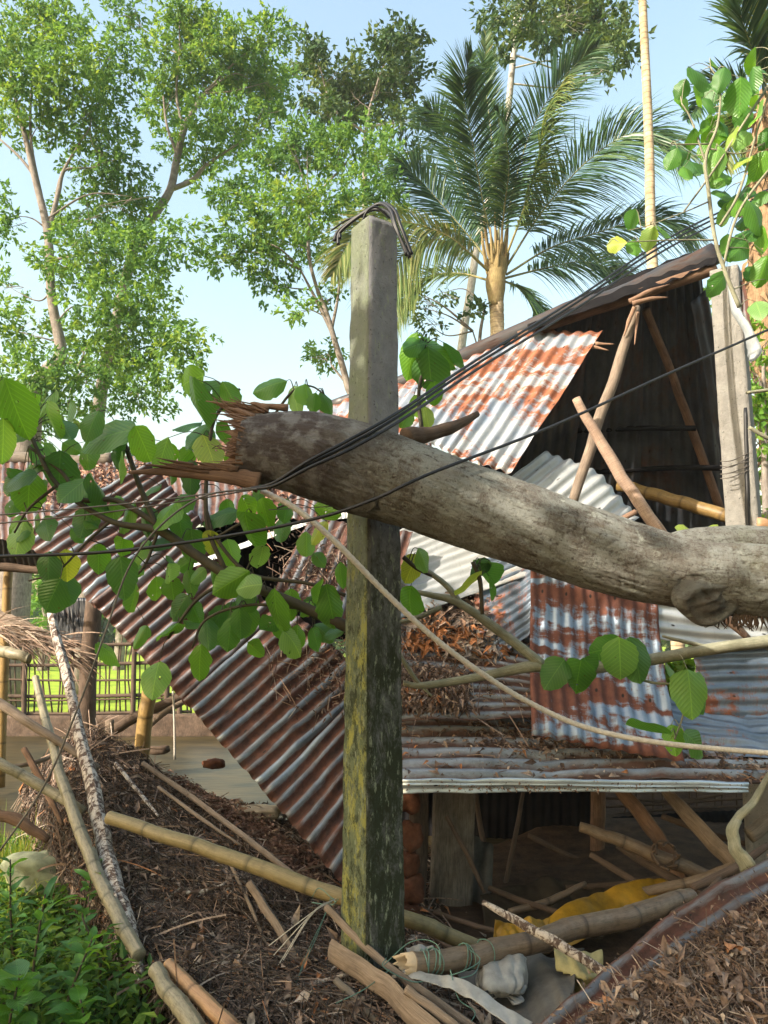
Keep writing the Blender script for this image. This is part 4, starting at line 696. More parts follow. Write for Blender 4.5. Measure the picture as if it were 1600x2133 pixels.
sheet('roof_sheet', [[(1500, 560, 5.2), (1552, 590, 5.0)], [(1522, 690, 5.1), (1573, 725, 4.9)]], G['rust_b'], 'folded red-brown sheet end sticking out behind the top of the pale concrete post', seed=58, amp=.003)
pole('wooden_pole', 'long bare pole leaning from the ridge pole down behind the fallen trunk', 'pole', [(1326, 640, 5.1), (1290, 755, 5.0), (1240, 900, 4.85), (1192, 1050, 4.7)], [.03, .038, .038, .032], 'wood', 12, .08)
pole('ringed_pole', 'ring-barked brown pole slanting to the lower right, in front of the long bare pole', 'pole', [(1200, 830, 4.72), (1262, 940, 4.68), (1320, 1030, 4.62), (1390, 1130, 4.55)], [.03, .04, .04, .037], 'bark_ring', 12, .12)
pole('rafter', 'brown rafter running down the inside of the far slope to the pale concrete post', 'rafter', [(1345, 645, 5.6), (1400, 780, 5.9), (1440, 890, 6.2), (1500, 1060, 6.5)], [.035, .035, .04, .04], 'wood_r', 8, .06)
pole('purlin', 'upper dark purlin across the inside of the far slope', 'purlin', [(1150, 900, 6.3), (1300, 893, 6.25), (1450, 892, 6.1)], .024, 'shade_black', 8, .1)  # both purlins carry the interior darkness in their colour
pole('purlin', 'middle dark purlin ending in a sunlit tip beside the pale concrete post', 'purlin', [(1200, 985, 6.5), (1400, 975, 6.4), (1512, 975, 6.2)], .024, 'shade_black', 8, .1)
pole('bamboo_purlin', 'thick bamboo at the foot of the dark slope, right end glowing orange', 'pole', [(1290, 1010, 6.5), (1400, 1040, 6.2), (1520, 1078, 5.9)], .055, 'bamboo_y', 10, .05, bumps=nodes_b())
pole('bamboo_pole', 'short orange bamboo stub at the right edge just above the fallen trunk', 'pole', [(1575, 1092, 5.0), (1640, 1110, 5.0)], .05, 'bamboo_or', 10, .05)
# splinters at the ridge pole and top of the leaning pole
mb = MB(); c = at(1330, 618, 5.0)
for a_, b_, r_ in (((1312, 628, 5.0), (1396, 592, 5.0), .022), ((1318, 632, 4.98), (1392, 619, 4.95), .02), ((1322, 640, 5.0), (1300, 700, 5.0), .018), ((1330, 650, 5.05), (1322, 718, 5.0), .012)):
    tube(mb, [at(*a_), (at(*a_) + at(*b_)) / 2 + [0, 0, .01], at(*b_)], [r_, r_ * .9, .003], 5, rough=.3)
tag(mb.build('split_timber', G['splinter']), 'splintered end of timber where the leaning pole meets the ridge pole', 'timber')
mb = MB()
for a_, b_ in (((1240, 716, 5.35), (1280, 717, 5.3)), ((1235, 722, 5.35), (1268, 730, 5.3))): tube(mb, [at(*a_), at(*b_)], [.016, .004], 5, rough=.3)
tag(mb.build('split_lath', G['splinter']), 'small splintered lath poking out beside the top corner of the sunlit sheet', 'lath')
# pale sheet below the opening
sheet('roof_sheet', [[(1135, 940, 5.2), (1240, 985, 5.1), (1330, 1080, 4.95)], [(1000, 1040, 4.9), (1090, 1100, 4.8), (1200, 1170, 4.7)]], G['pale'], 'pale grey corrugated sheet with a scalloped upper edge under the crossed poles', seed=61, amp=.013, pitch=.085)
pole('wooden_lath', 'light sawn lath end beside the pale scalloped sheet', 'lath', [(1288, 1086, 4.9), (1325, 1066, 4.9)], .02, 'splinter', 5, .1)
# slope in the middle: diagonal sheets
sheet('roof_sheet', [[(790, 1120, 5.55), (1010, 1030, 5.9)], [(800, 1300, 5.1), (1130, 1190, 5.3)]], G['pale'], 'pale corrugated sheet sloping just below the fallen trunk right of the mossy post', seed=62, across='v')
sheet('roof_sheet', [[(980, 1180, 5.35), (1125, 1110, 5.5)], [(1010, 1400, 4.95), (1125, 1300, 5.0)]], G['rust_c2'], 'small blue-grey sheet with diagonal ribs left of the upright patched sheet', seed=63, across='v')
mid = [[(800, 1190, 5.6), (960, 1190, 5.55), (1130, 1270, 5.4)], [(800, 1330, 5.1), (960, 1340, 5.05), (1130, 1380, 4.95)], [(800, 1500, 4.72), (960, 1500, 4.7), (1130, 1490, 4.7)]]
sheet('roof_sheet', mid, G['rust_d'], 'brown sheet buried under leaf litter between the mossy post and the patched sheet', seed=64, across='v')
MID = Patch(mid); mb = MB(); mm = lambda u, v: np.clip(1.5 - 1.1 * u - .1 * v, .0, 1) * (np.exp(-((v - .32) / .17) ** 2 - ((u - .38) / .36) ** 2) + np.exp(-((v - .8) / .13) ** 2 - ((u - .25) / .33) ** 2) + .18 > rng.random(len(u)) * .9 + .1)
lm = lambda x, y: .01 + .02 * hgt(x, y, 3) + .01 * hgt(x, y, 9)
litter(mb, MID, 8500, L=(.012, .055), wid=.24, lift=.022, mask=mm, off=lambda x, y: np.maximum(.008, lm(x, y) * .5)); twigs(mb, MID, 1500, mask=mm, w=.0025, L=(.06, .25), lift=.04)
litter(mb, MID, 700, u0=.15, u1=.75, v0=.25, v1=.6, L=(.05, .12), wid=.24, lift=.06, rlo=.85, rhi=1); litter(mb, MID, 1500, u0=0, u1=.55, v0=.7, v1=.95, L=(.03, .08), wid=.2, lift=.05, along=np.array([0, 0, -1.5]))
tag(mb.build('leaf_litter', G['litter'], smooth=False), 'thick brown leaf litter heaped on the roof right of the mossy post', 'leaf litter', kind='stuff')
# small heaps on the left sheets
SL = Patch([[(560, 1080, 5.2), (740, 1080, 5.2)], [(560, 1500, 4.8), (740, 1500, 4.8)]]); mb = MB()
litter(mb, SL, 4500, L=(.012, .055), wid=.2, lift=.03, mask=lambda u, v: np.exp(-((u - .62) / .35) ** 2 - ((v - .24) / .10) ** 2) + .7 * np.exp(-((u - .5) / .5) ** 2 - ((v - .42) / .08) ** 2) + .8 * np.exp(-((u - .8) / .4) ** 2 - ((v - .78) / .16) ** 2)); twigs(mb, SL, 700, mask=lambda u, v: np.exp(-((v - .25) / .2) ** 2) * .6 + np.exp(-((v - .75) / .15) ** 2) * .6, L=(.05, .16))
tag(mb.build('leaf_litter', G['litter'], smooth=False), 'tangled brown litter caught on the sheets left of the mossy post', 'leaf litter', kind='stuff')
# near roof with horizontal ribs over the dark hollow
nr = [[(780, 1465, 5.1), (1150, 1480, 5.05), (1650, 1500, 5.1)], [(780, 1545, 4.72), (1150, 1552, 4.7), (1650, 1560, 4.75)], [(780, 1628, 4.38), (1150, 1632, 4.36), (1640, 1634, 4.4)]]
sheet('roof_sheet', nr, G['rust_d'], 'wide brown sheet with level ribs lying over the dark hollow, above the bright metal edge', seed=65, across='v', dents=.008, amp=.02, pitch=.115)
NR = Patch(nr); mb = MB(); mk = lambda u, v: .12 + 1.2 * np.exp(-((v - (.25 + .45 * u)) / .16) ** 2) * (u > .28) + .5 * (u > .8)
litter(mb, NR, 6000, L=(.015, .08), wid=.26, lift=.02, mask=mk); twigs(mb, NR, 500, mask=mk, L=(.05, .2)); 
tag(mb.build('leaf_litter', G['litter'], smooth=False), 'scattered brown litter along the level ribs above the bright metal edge', 'leaf litter', kind='stuff')
sheet('metal_flashing', [[(835, 1622, 4.32), (1180, 1624, 4.30), (1560, 1628, 4.34)], [(835, 1632, 4.30), (1180, 1635, 4.28), (1560, 1640, 4.32)], [(835, 1652, 4.31), (1180, 1650, 4.29), (1560, 1650, 4.33)]], G['silver'], 'long bright silver metal strip edging the roof over the dark hollow', 'flashing', seed=66, across='v', pitch=.04, amp=.007, dents=.003)
mb = MB(); FL = Patch([[(845, 1625, 4.27), (1560, 1632, 4.29)], [(845, 1648, 4.27), (1560, 1648, 4.29)]]); litter(mb, FL, 900, L=(.008, .025), wid=.35, lift=.006, mask=lambda u, v: .15 + (v > .5) * np.exp(-((u - .35) / .2) ** 2)); tag(mb.build('leaf_litter', G['litter'], smooth=False), 'crumbs of litter lying on the bright silver strip', 'leaf litter', kind='stuff')
# upright patched sheet and the blue-grey sheets on the right
sheet('roof_sheet', [[(1106, 1170, 5.0), (1362, 1180, 5.0)], [(1104, 1350, 4.75), (1385, 1400, 4.75)], [(1108, 1530, 4.5), (1428, 1588, 4.45)]], G['rust_c'], 'upright blue-grey corrugated sheet with red rust bands standing under the fallen trunk', seed=67, amp=.012, pitch=.082)
sheet('roof_sheet', [[(1330, 1160, 4.95), (1480, 1190, 4.97), (1660, 1230, 4.97)], [(1340, 1330, 4.9), (1500, 1345, 4.9), (1660, 1350, 4.92)]], G['pale'], 'pale bent sheet under the knotted end of the trunk at the right', seed=68, across='v')
sheet('roof_sheet', [[(1440, 1335, 5.0), (1660, 1325, 5.0)], [(1470, 1500, 4.9), (1660, 1500, 4.9)]], G['rust_c2'], 'blue-grey sheet with level ribs at the right edge, upper one', seed=69, across='v')
sheet('roof_sheet', [[(1360, 1440, 5.02), (1510, 1470, 4.95), (1660, 1490, 4.92)], [(1400, 1560, 4.66), (1520, 1585, 4.62), (1660, 1600, 4.6)]], G['rust_c2'], 'blue-grey crumpled sheet at the right edge, lower one above the litter', seed=70, across='v', dents=.03)
pole('splintered_board', 'raw orange board splinter hanging under the knot of the fallen trunk', 'board', [(1440, 1225, 3.9), (1490, 1265, 3.95), (1560, 1330, 4.0)], [.05, .04, .02], 'splinter', 6, .2, flat=.35)
mb = MB(); pt = Patch([[(1375, 1380, 5.6), (1440, 1380, 5.6)], [(1380, 1460, 5.6), (1440, 1460, 5.6)]]); q = pt.ev(rng.random(90), rng.random(90)); cards(mb, q, unit(rng.normal(size=q.shape)), .12, .05, r=rng.uniform(.6, 1, 90)); tag(mb.build('creeper', G['bush'], smooth=False), 'yellow-green creeper showing in the gap right of the upright patched sheet', 'plant')
sheet('hollow_light_block', [[(760, 1505, 5.2), (1700, 1515, 5.2)], [(700, 1420, 7.8), (1800, 1420, 7.8)]], G['shade_black'], 'added unseen black sheet keeping light out of the hollow under the level-ribbed roof', 'lining', seed=90, amp=.01)  # added out of view to stop light leaking into the hollow
# ---------------------------------------------------------------- dark hollow beneath
sheet('hollow_shade_sheet', [[(820, 1560, 7.2), (1250, 1570, 7.0)], [(800, 1960, 6.6), (1250, 1960, 6.4)]], G['shade_black'], 'black sheet painted as the shade at the back of the hollow beneath the level-ribbed roof', 'wall', seed=71, amp=.01)  # added so the hollow ends in darkness; the black is painted shade
mb = MB(); lw = Patch([[(1240, 1560, 8.5), (1700, 1560, 8.5)], [(1240, 1740, 8.3), (1700, 1740, 8.3)]])
U, V = np.meshgrid(np.linspace(0, 1, 50), np.linspace(0, 1, 20)); q = lw.ev(U.ravel(), V.ravel()); q[:, 1] += .03 * hgt(q[:, 0], q[:, 2], 3); mb.add(q, grid_faces(20, 50), np.stack([U.ravel() * 2, V.ravel()], -1)); o = tag(mb.build('mud_wall', G['card']), 'ochre mud wall glimpsed far back at the right of the hollow', 'wall'); m = o.modifiers.new('t', 'SOLIDIFY'); m.thickness = .08
mb = MB()
for k in range(11): 
    x = 1300 + k * 26 + rng.normal() * 6; tube(mb, [at(x, 1640, 7.4), at(x + rng.normal() * 5, 1700, 7.4)], .01, 4)
for y0, y1 in ((1662, 1668), (1682, 1672), (1700, 1684)): tube(mb, [at(1255, y0, 7.35), at(1420, y1, 7.35), at(1560, y0 - 20, 7.35)], .012, 4)
tag(mb.build('stick_lattice', G['wood_d']), 'small dark stick lattice against the ochre wall in the hollow', 'fence')
sheet('hollow_shade_panel', [[(1220, 1706, 7.2), (1650, 1680, 7.0)], [(1220, 1880, 6.5), (1650, 1880, 6.3)]], G['shade_black'], 'black sheet painted as shade across the back of the hollow at the right', 'board', seed=72, amp=.004)  # covers a pale strip; its black stands in for deep shade
for x0, x1, Y, lab, mt in ((862, 884, 5.0, 'narrow dark upright plank immediately right of the mossy post in the hollow', 'wood_d'), (908, 985, 5.1, 'wide grey upright plank in the hollow right of the mossy post', 'plank')):
    mb = MB(); pt = Patch([[(x0, 1600, Y), (x1, 1600, Y)], [(x0 - 6, 1760, Y), (x1, 1760, Y)], [(x0 - 14, 1965, Y - .1), (x1 - 10, 1965, Y - .1)]]); U, V = np.meshgrid(np.linspace(0, 1, 12), np.linspace(0, 1, 30)); q = pt.ev(U.ravel(), V.ravel()); q[:, 1] += .015 * hgt(q[:, 0] * 2, q[:, 2], 3) - .03 * np.sin(U.ravel() * 3.14); mb.add(q, grid_faces(30, 12), np.stack([U.ravel() * .4, V.ravel() * 1.2], -1)); o = tag(mb.build('upright_plank', G[mt]), lab, 'plank'); m = o.modifiers.new('t', 'SOLIDIFY'); m.thickness = .03
sheet('sack_curtain', [[(985, 1740, 5.3), (1030, 1760, 5.3)], [(940, 1930, 5.0), (1020, 1950, 4.9)]], G['sack'], 'brown sacking draped beside the wide grey plank', 'sacking', seed=73, amp=.02, pitch=.13)
for k, (x, y, s_) in enumerate(((852, 1670, .06), (858, 1740, .07), (850, 1800, .06), (860, 1850, .075), (852, 1910, .07))): rock('laterite_block', at(x, y, 4.7), (s_, s_, s_ * 1.1), 'brick', ('top', 'second', 'middle', 'fourth', 'bottom')[k] + ' rough orange block in the column just right of the mossy post', 'block', 10 + k)
pole('wooden_stick', 'thin bent stick hanging in the dark hollow near the wide grey plank', 'stick', [(990, 1650, 5.6), (1000, 1720, 5.6), (1015, 1790, 5.5), (1018, 1830, 5.4)], [.02, .022, .018], 'wood_d', 6)
pole('wooden_stick', 'straight thin rod leaning in the middle of the dark hollow', 'stick', [(1090, 1650, 5.8), (1070, 1760, 5.6), (1045, 1880, 5.4)], [.015, .018, .02], 'wood_d', 6)
pole('wooden_post', 'reddish post standing at the back centre of the dark hollow', 'post', [(1246, 1640, 6.2), (1246, 1760, 6.2), (1246, 1870, 6.2)], .06, 'wood_r', 8)
pole('fallen_rafter', 'short sunlit-brown rafter end slanting down from under the silver strip, left of the two', 'rafter', [(1290, 1640, 5.3), (1350, 1715, 5.1), (1400, 1790, 4.9), (1440, 1880, 4.8)], [.055, .058, .055, .05], 'wood_r', 8, .06, flat=.7)
pole('fallen_rafter', 'long rafter slanting down from under the silver strip to the right foreground sheet', 'rafter', [(1385, 1645, 5.2), (1450, 1715, 4.9), (1540, 1812, 4.6)], [.045, .06, .06], 'wood', 8, .05, flat=.6)
pole('wooden_pole', 'round brown pole with a chewed end pointing left out of the dark hollow', 'pole', [(1208, 1722, 4.9), (1290, 1752, 4.85), (1370, 1785, 4.8), (1440, 1812, 4.8), (1520, 1845, 4.8)], [.03, .04, .045, .04, .036], 'bamboo_b', 12, .06)
mb = MB(); c = at(1385, 1780, 4.72)
for k in range(7): a = k * .9; tube(mb, [c + [.07 * math.cos(a + j * .5), -.02 + .05 * math.sin(j), .07 * math.sin(a + j * .5)] for j in range(5)], .008, 5)
tag(mb.build('binding_cord', G['wood_d']), 'dark cord binding the crossing of pole and rafter in the hollow', 'cord')
pole('dry_sheath', 'twisted dry leaf sheath curling down at the right edge below the silver strip', 'dead leaf', [(1610, 1600, 4.0), (1570, 1665, 4.0), (1535, 1710, 4.0), (1530, 1760, 3.95), (1560, 1810, 3.9)], [.02, .032, .045, .045, .06], 'branch', 10, .22, flat=.4)
pole('timber_strut', 'grey timber strut at the right edge behind the dry leaf sheath', 'timber', [(1560, 1740, 4.8), (1640, 1690, 4.8)], .05, 'plank', 6, .08)
# tarps and yellow things
def cloth(name, rows, mat, label, cat, amp=.02, seed=0, sc=5):
    pt = Patch(rows); U, V = np.meshgrid(np.linspace(0, 1, 60), np.linspace(0, 1, 40)); u, v = U.ravel(), V.ravel(); p = pt.ev(u, v); n = pt.nrm(np.clip(u, .01, .99), np.clip(v, .01, .99))
    h = np.abs(hgt(p[:, 0] + .3 * p[:, 2], p[:, 2] * 1.6, sc, seed)) * amp * 2 + amp * .5 * hgt(p[:, 0], p[:, 2], sc * 3, seed + 1); mb = MB(); mb.add(p + n * h[:, None], grid_faces(40, 60), np.stack([u, v], -1)); o = tag(mb.build(name, G[mat]), label, cat); m = o.modifiers.new('t', 'SOLIDIFY'); m.thickness = .004; return o
cloth('yellow_tarp', [[(1130, 1925, 4.3), (1250, 1862, 4.6), (1350, 1838, 4.8), (1420, 1848, 4.8)], [(1140, 1960, 4.15), (1260, 1920, 4.4), (1350, 1895, 4.6), (1400, 1880, 4.6)], [(1150, 1990, 4.1), (1260, 1950, 4.3), (1350, 1925, 4.4), (1420, 1910, 4.5)]], 'tarp_y', 'folded deep yellow tarpaulin lying behind the broken brown bamboo', 'tarpaulin', .035, 1, 2.5)
cloth('yellow_sheet', [[(1030, 1918, 3.95), (1080, 1925, 3.95), (1145, 1918, 4.0)], [(1028, 1955, 3.9), (1080, 1950, 3.9), (1140, 1950, 3.9)], [(1030, 1990, 3.8), (1080, 1985, 3.8), (1140, 1985, 3.8)]], 'tarp_y', 'bright yellow plastic piece standing up behind the broken brown bamboo', 'plastic sheet', .018, 3, 8)
cloth('brown_sacking', [[(1000, 1870, 5.0), (1120, 1840, 5.2), (1260, 1850, 5.2)], [(1010, 1950, 4.6), (1120, 1930, 4.7), (1260, 1900, 4.8)], [(1000, 2010, 4.2), (1150, 1990, 4.3), (1300, 1950, 4.4)]], 'sack_d', 'heap of dark brown sacking in the floor of the hollow', 'sacking', .05, 4, 2)
cloth('grey_sheet', [[(900, 1990, 3.75), (1060, 2010, 3.7), (1220, 1990, 3.7)], [(1000, 2080, 3.4), (1100, 2090, 3.3), (1200, 2080, 3.2)], [(1020, 2200, 3.0), (1110, 2200, 2.95), (1180, 2160, 2.95)]], 'sack', 'slack grey tarpaulin spread below the broken brown bamboo', 'tarpaulin', .025, 5, 4)
cloth('white_bag', [[(1010, 2010, 3.45), (1050, 1998, 3.4), (1092, 2010, 3.45)], [(1005, 2045, 3.35), (1050, 2050, 3.25), (1095, 2045, 3.35)], [(1030, 2080, 3.3), (1060, 2085, 3.25), (1085, 2075, 3.3)]], 'tarp_w', 'crumpled white plastic bag hanging under the broken brown bamboo', 'bag', .03, 6, 9)
cloth('yellow_sack', [[(1155, 1975, 3.5), (1200, 1985, 3.45), (1245, 2000, 3.45)], [(1170, 2020, 3.4), (1210, 2030, 3.32), (1250, 2030, 3.38)], [(1200, 2060, 3.4), (1215, 2068, 3.35), (1240, 2055, 3.4)]], 'gyel', 'small pale yellow sack hanging under the flaking stick', 'sack', .02, 7, 7)
cloth('plastic_strip', [[(840, 2030, 3.2), (960, 2060, 3.1), (1110, 2130, 2.95)], [(835, 2045, 3.15), (950, 2085, 3.05), (1085, 2160, 2.9)]], 'tarp_w', 'long dirty white plastic strip sloping to the bottom edge', 'plastic sheet', .015, 8, 6)
cloth('plastic_scrap', [[(845, 1975, 3.4), (900, 1985, 3.4)], [(850, 2000, 3.35), (905, 2005, 3.35)]], 'tarp_w', 'white plastic scrap knotted behind the open end of the broken bamboo', 'plastic scrap', .02, 9, 9)
# broken bamboo tube
root_b = pole('broken_bamboo', 'thick brown bamboo tube with a broken open end, tied with green string', 'pole', [(858, 2008, 3.2), (940, 1998, 3.28), (1060, 1972, 3.45), (1200, 1935, 3.65), (1320, 1905, 3.85), (1440, 1870, 4.1)], [.043, .045, .046, .048, .05, .046], 'bamboo_b', 20, .02, bumps=nodes_b(.42, .06), n=200)
mb = MB(); e0 = at(858, 2008, 3.2); ax_ = unit(at(858, 2008, 3.2) - at(940, 1998, 3.28))
th = np.linspace(0, 2 * math.pi, 33); a1 = np.array([0, 0, 1.]) - ax_ * ax_[2]; a1 /= np.linalg.norm(a1); a2 = np.cross(ax_, a1)
lenj = .035 + .035 * np.abs(hgt(np.cos(th) * 2, np.sin(th) * 2, 1.6, 4)) + .006 * rng.normal(size=33); lenj[-1] = lenj[0]
ro = [e0 + ax_ * -.01 + (np.cos(q) * a1 + np.sin(q) * a2) * .0435 for q in th]; r1 = [e0 + ax_ * l + (np.cos(q) * a1 + np.sin(q) * a2) * .041 for q, l in zip(th, lenj)]; r2 = [e0 + ax_ * (l - .004) + (np.cos(q) * a1 + np.sin(q) * a2) * .03 for q, l in zip(th, lenj)]; r3 = [e0 + ax_ * .0 + (np.cos(q) * a1 + np.sin(q) * a2) * .03 for q in th]
mb.add(np.vstack([ro, r1, r2, r3]), grid_faces(4, 33)); mb.build('broken_end', G['card'], root_b)
mb = MB()
def coil(px, py, Y, n_, r_, mbx, w=.0022):
    c = at(px, py, Y); 
    for k in range(n_):
        th = np.linspace(0, 2 * math.pi, 20); off = ax_ * (.012 * k + rng.normal() * .003); tube(mbx, [c + off + (np.cos(q + k) * a1 + np.sin(q + k) * a2) * r_ * (1 + .02 * rng.normal()) + ax_ * .015 * math.sin(q) for q in th], w, 4, n=40, cap=False)
coil(905, 2003, 3.24, 5, .049, mb); coil(972, 1993, 3.32, 3, .05, mb); coil(1008, 1984, 3.38, 1, .05, mb)
for pts in ([(900, 2040, 3.15), (960, 2025, 3.12), (1000, 2000, 3.2), (975, 1975, 3.3)], [(880, 2045, 3.15), (940, 2040, 3.1), (985, 2030, 3.12), (1000, 2005, 3.2)], [(800, 2010, 3.2), (850, 1965, 3.25), (890, 1958, 3.25), (915, 1975, 3.2), (915, 2010, 3.18)], [(812, 2020, 3.15), (760, 2060, 3.1), (700, 2090, 3.05)], [(938, 2020, 3.1), (955, 2080, 3.05), (990, 2110, 3.0), (960, 2150, 2.95)], [(805, 1995, 3.15), (800, 2015, 3.12), (860, 2045, 3.1), (900, 2038, 3.12)]):
    tube(mb, [at(*q) for q in pts], .0022, 4, n=24, cap=False)
tag(mb.build('green_string', G['string']), 'tangle of pale green string wound round the broken brown bamboo', 'string')
mb = MB()
for e in ((570, 1990), (580, 2010), (560, 1970), (590, 2000)): tube(mb, [at(700, 1872, 3.6), at(650, 1905 + rng.normal() * 4, 3.5), at(*e, 3.45)], .0025, 4, n=16, cap=False)
tag(mb.build('frayed_cord', G['rope']), 'frayed pale cord ends hanging from the olive bamboo pole left of the post', 'cord')
mb = MB()
for pts in ([(690, 1868, 3.6), (660, 1950, 3.5), (620, 2040, 3.35), (610, 2080, 3.3)], [(650, 1868, 3.75), (665, 1850, 3.72), (690, 1870, 3.68), (700, 1880, 3.6)], [(695, 1870, 3.6), (640, 1985, 3.45), (605, 2085, 3.3)], [(650, 1880, 3.68), (690, 1885, 3.62), (705, 1872, 3.6)]): tube(mb, [at(*q) for q in pts], .0022, 4, n=20, cap=False)
tag(mb.build('green_string', G['string']), 'green string knotted on the olive bamboo and trailing down the heap', 'string')
pole('bark_stick', 'narrow stick with flaking white bark lying across the broken brown bamboo', 'stick', [(1006, 1880, 3.5), (1090, 1925, 3.4), (1180, 1975, 3.32), (1275, 2035, 3.25)], [.012, .02, .022, .02], 'pale_bark', 8, .3)
dl = ['thin dark lath', 'crooked grey stick', 'split bamboo strip', 'pale peeled stick']; pl = ['low at the left of the hollow', 'across the sacking heap', 'below the chewed brown pole', 'under the two slanting rafters', 'behind the yellow tarpaulin', 'beside the wide grey plank', 'at the back of the hollow', 'close above the red-brown roof edge']
kk = 0
for (a, b_, r_, mt, k1, k2) in (((905, 1900, 4.6), (1075, 1948, 4.2), .014, 'wood_d', 0, 0), ((1020, 1850, 5.0), (1180, 1905, 4.5), .018, 'wood_d', 1, 1), ((1060, 1900, 4.7), (1220, 1840, 4.9), .02, 'bamboo_b', 2, 1), ((1230, 1780, 5.0), (1370, 1860, 4.7), .02, 'wood_d', 3, 2),
    ((1290, 1760, 5.3), (1480, 1880, 4.5), .03, 'wood_d', 1, 3), ((1330, 1860, 4.7), (1540, 1800, 4.6), .028, 'bamboo_b', 2, 3), ((1180, 1850, 5.1), (1420, 1820, 5.2), .02, 'wood_d', 0, 4), ((930, 1700, 4.95), (1010, 1860, 4.8), .014, 'wood_d', 3, 5),
    ((1000, 1790, 6.0), (1260, 1812, 5.9), .03, 'wood_d', 1, 6), ((1100, 1740, 6.1), (1230, 1800, 6.0), .02, 'wood_d', 0, 6), ((1440, 1850, 4.2), (1600, 1760, 4.3), .022, 'wood_d', 3, 7), ((1400, 1905, 3.9), (1500, 1830, 4.1), .016, 'wood_d', 0, 7), ((1380, 1700, 5.6), (1560, 1760, 5.2), .022, 'wood_d', 1, 3), ((880, 1930, 4.2), (960, 1990, 3.9), .014, 'wood_d', 3, 0)):
    pole('debris_stick', dl[k1] + ' lying ' + pl[k2] + (', upper end left' if a[1] < b_[1] else ', upper end right'), 'stick', [a, tuple((x + y) / 2 + (6 if i_ < 2 else 0) for i_, (x, y) in enumerate(zip(a, b_))), b_], [r_, r_ * 1.1, r_ * .8], mt, 8, .15, group='sticks in the collapsed hollow')
# sticks on the netted heap
for (a, b_, r_, mt, lab) in (((150, 1560, 5.3), (262, 1700, 4.75), .013, 'wood', 'thin grey stick at the top of the netted heap beside the flaking stick'), ((330, 1640, 4.9), (500, 1760, 4.4), .011, 'wood', 'slim stick running just inside the upper lath of the netted heap'),
    ((300, 1850, 4.1), (330, 2040, 3.5), .012, 'wood', 'short upright stick in the middle of the heap left of the bamboo'), ((430, 1980, 3.6), (560, 2133, 3.1), .013, 'wood_r', 'reddish stick sloping to the bottom edge left of the centre'), ((480, 1800, 4.25), (560, 1980, 3.75), .010, 'wood', 'fine stick lying on the heap under the olive bamboo'),
    ((380, 1860, 4.0), (470, 1840, 4.1), .009, 'pale_bark', 'pale short twig across the heap under the olive bamboo'), ((560, 2060, 3.3), (720, 2030, 3.3), .009, 'pale_bark', 'pale twig lying level below the frayed cord'), ((620, 2110, 3.1), (760, 2080, 3.1), .01, 'wood', 'grey twig lying level at the bottom centre of the heap'),
    ((20, 1600, 4.9), (140, 1560, 5.2), .014, 'wood', 'stick sticking out to the left from the top of the heap'), ((150, 1700, 4.6), (205, 1860, 4.2), .013, 'wood', 'stick under the curved pale green bamboo pole'), ((50, 1560, 5.0), (130, 1720, 4.6), .02, 'wood_r', 'brown stake leaning at the left flank of the heap'), ((240, 1590, 5.1), (330, 1700, 4.6), .012, 'pale_bark', 'pale twig near the stump at the top of the heap'),
    ((400, 2050, 3.4), (450, 2133, 3.1), .012, 'wood', 'short stick between the orange bamboo and the reddish stick'), ((840, 2040, 3.15), (930, 2133, 2.95), .014, 'wood_r', 'thin brown stick right of the broken weathered plank'), ((700, 2040, 3.2), (790, 2133, 3.0), .015, 'plank', 'grey lath end left of the broken weathered plank')):
    pole('debris_stick', lab, 'stick', [a, tuple((x + y) / 2 + (5 if i_ < 2 else 0) for i_, (x, y) in enumerate(zip(a, b_))), b_], [r_, r_ * 1.1, r_ * .6], mt, 7, .2, group='sticks on the netted heap')
mb = MB(); litter(mb, bank, 7000, u0=.4, L=(.02, .09), wid=.22, lift=.03, flat=.6, off=lambda x, y: .03 * hgt(x, y, 4) - .03); twigs(mb, bank, 700, u0=.4, L=(.1, .4), w=.004); tag(mb.build('floor_rubbish', G['litter'], smooth=False), 'trampled leaves and splinters on the floor of the hollow', 'rubbish', kind='stuff')
# ---------------------------------------------------------------- right foreground roof with litter
fr_ = [[(1090, 2170, 2.62), (1260, 2020, 2.85), (1430, 1885, 3.1), (1680, 1745, 3.5)], [(1190, 2260, 2.5), (1380, 2110, 2.7), (1560, 1990, 2.95), (1800, 1850, 3.3)], [(1250, 2420, 2.3), (1500, 2300, 2.45), (1750, 2200, 2.65), (2000, 2050, 2.9)]]
sheet('roof_sheet', fr_, G['rust_b'], 'red-brown corrugated roof edge in the right foreground, buried under dead leaves', seed=81, across='v', amp=.012, pitch=.09)
FRP = Patch(fr_); lf_ = lambda x, y: .02 + .035 * (1 + hgt(x, y, 4)) + .015 * hgt(x, y, 13)
U, V = np.meshgrid(np.linspace(0, 1, 120), np.linspace(.2, 1, 80)); u, v = U.ravel(), V.ravel(); p = FRP.ev(u, v); n = FRP.nrm(np.clip(u, .003, .997), v * .995)
edge = ss(.2, .36, v + .05 * hgt(u * 9, v * 9)); p = p + n * (lf_(p[:, 0], p[:, 1]) * edge - .03 * (1 - edge))[:, None]
mb = MB(); mb.add(p, grid_faces(80, 120)); lit = mb.build('litter_mat', G['soil']); tag(lit, 'dark crumbled leaf mould on the right foreground roof', 'leaf mould', kind='stuff')
mb = MB(); fm = lambda u, v: np.clip((v - .24) * 8, .015, 1) * (1 - .85 * np.exp(-((u - .86) / .06) ** 2 - ((v - .32) / .1) ** 2)); ofr = lambda x, y: lf_(x, y) * .9
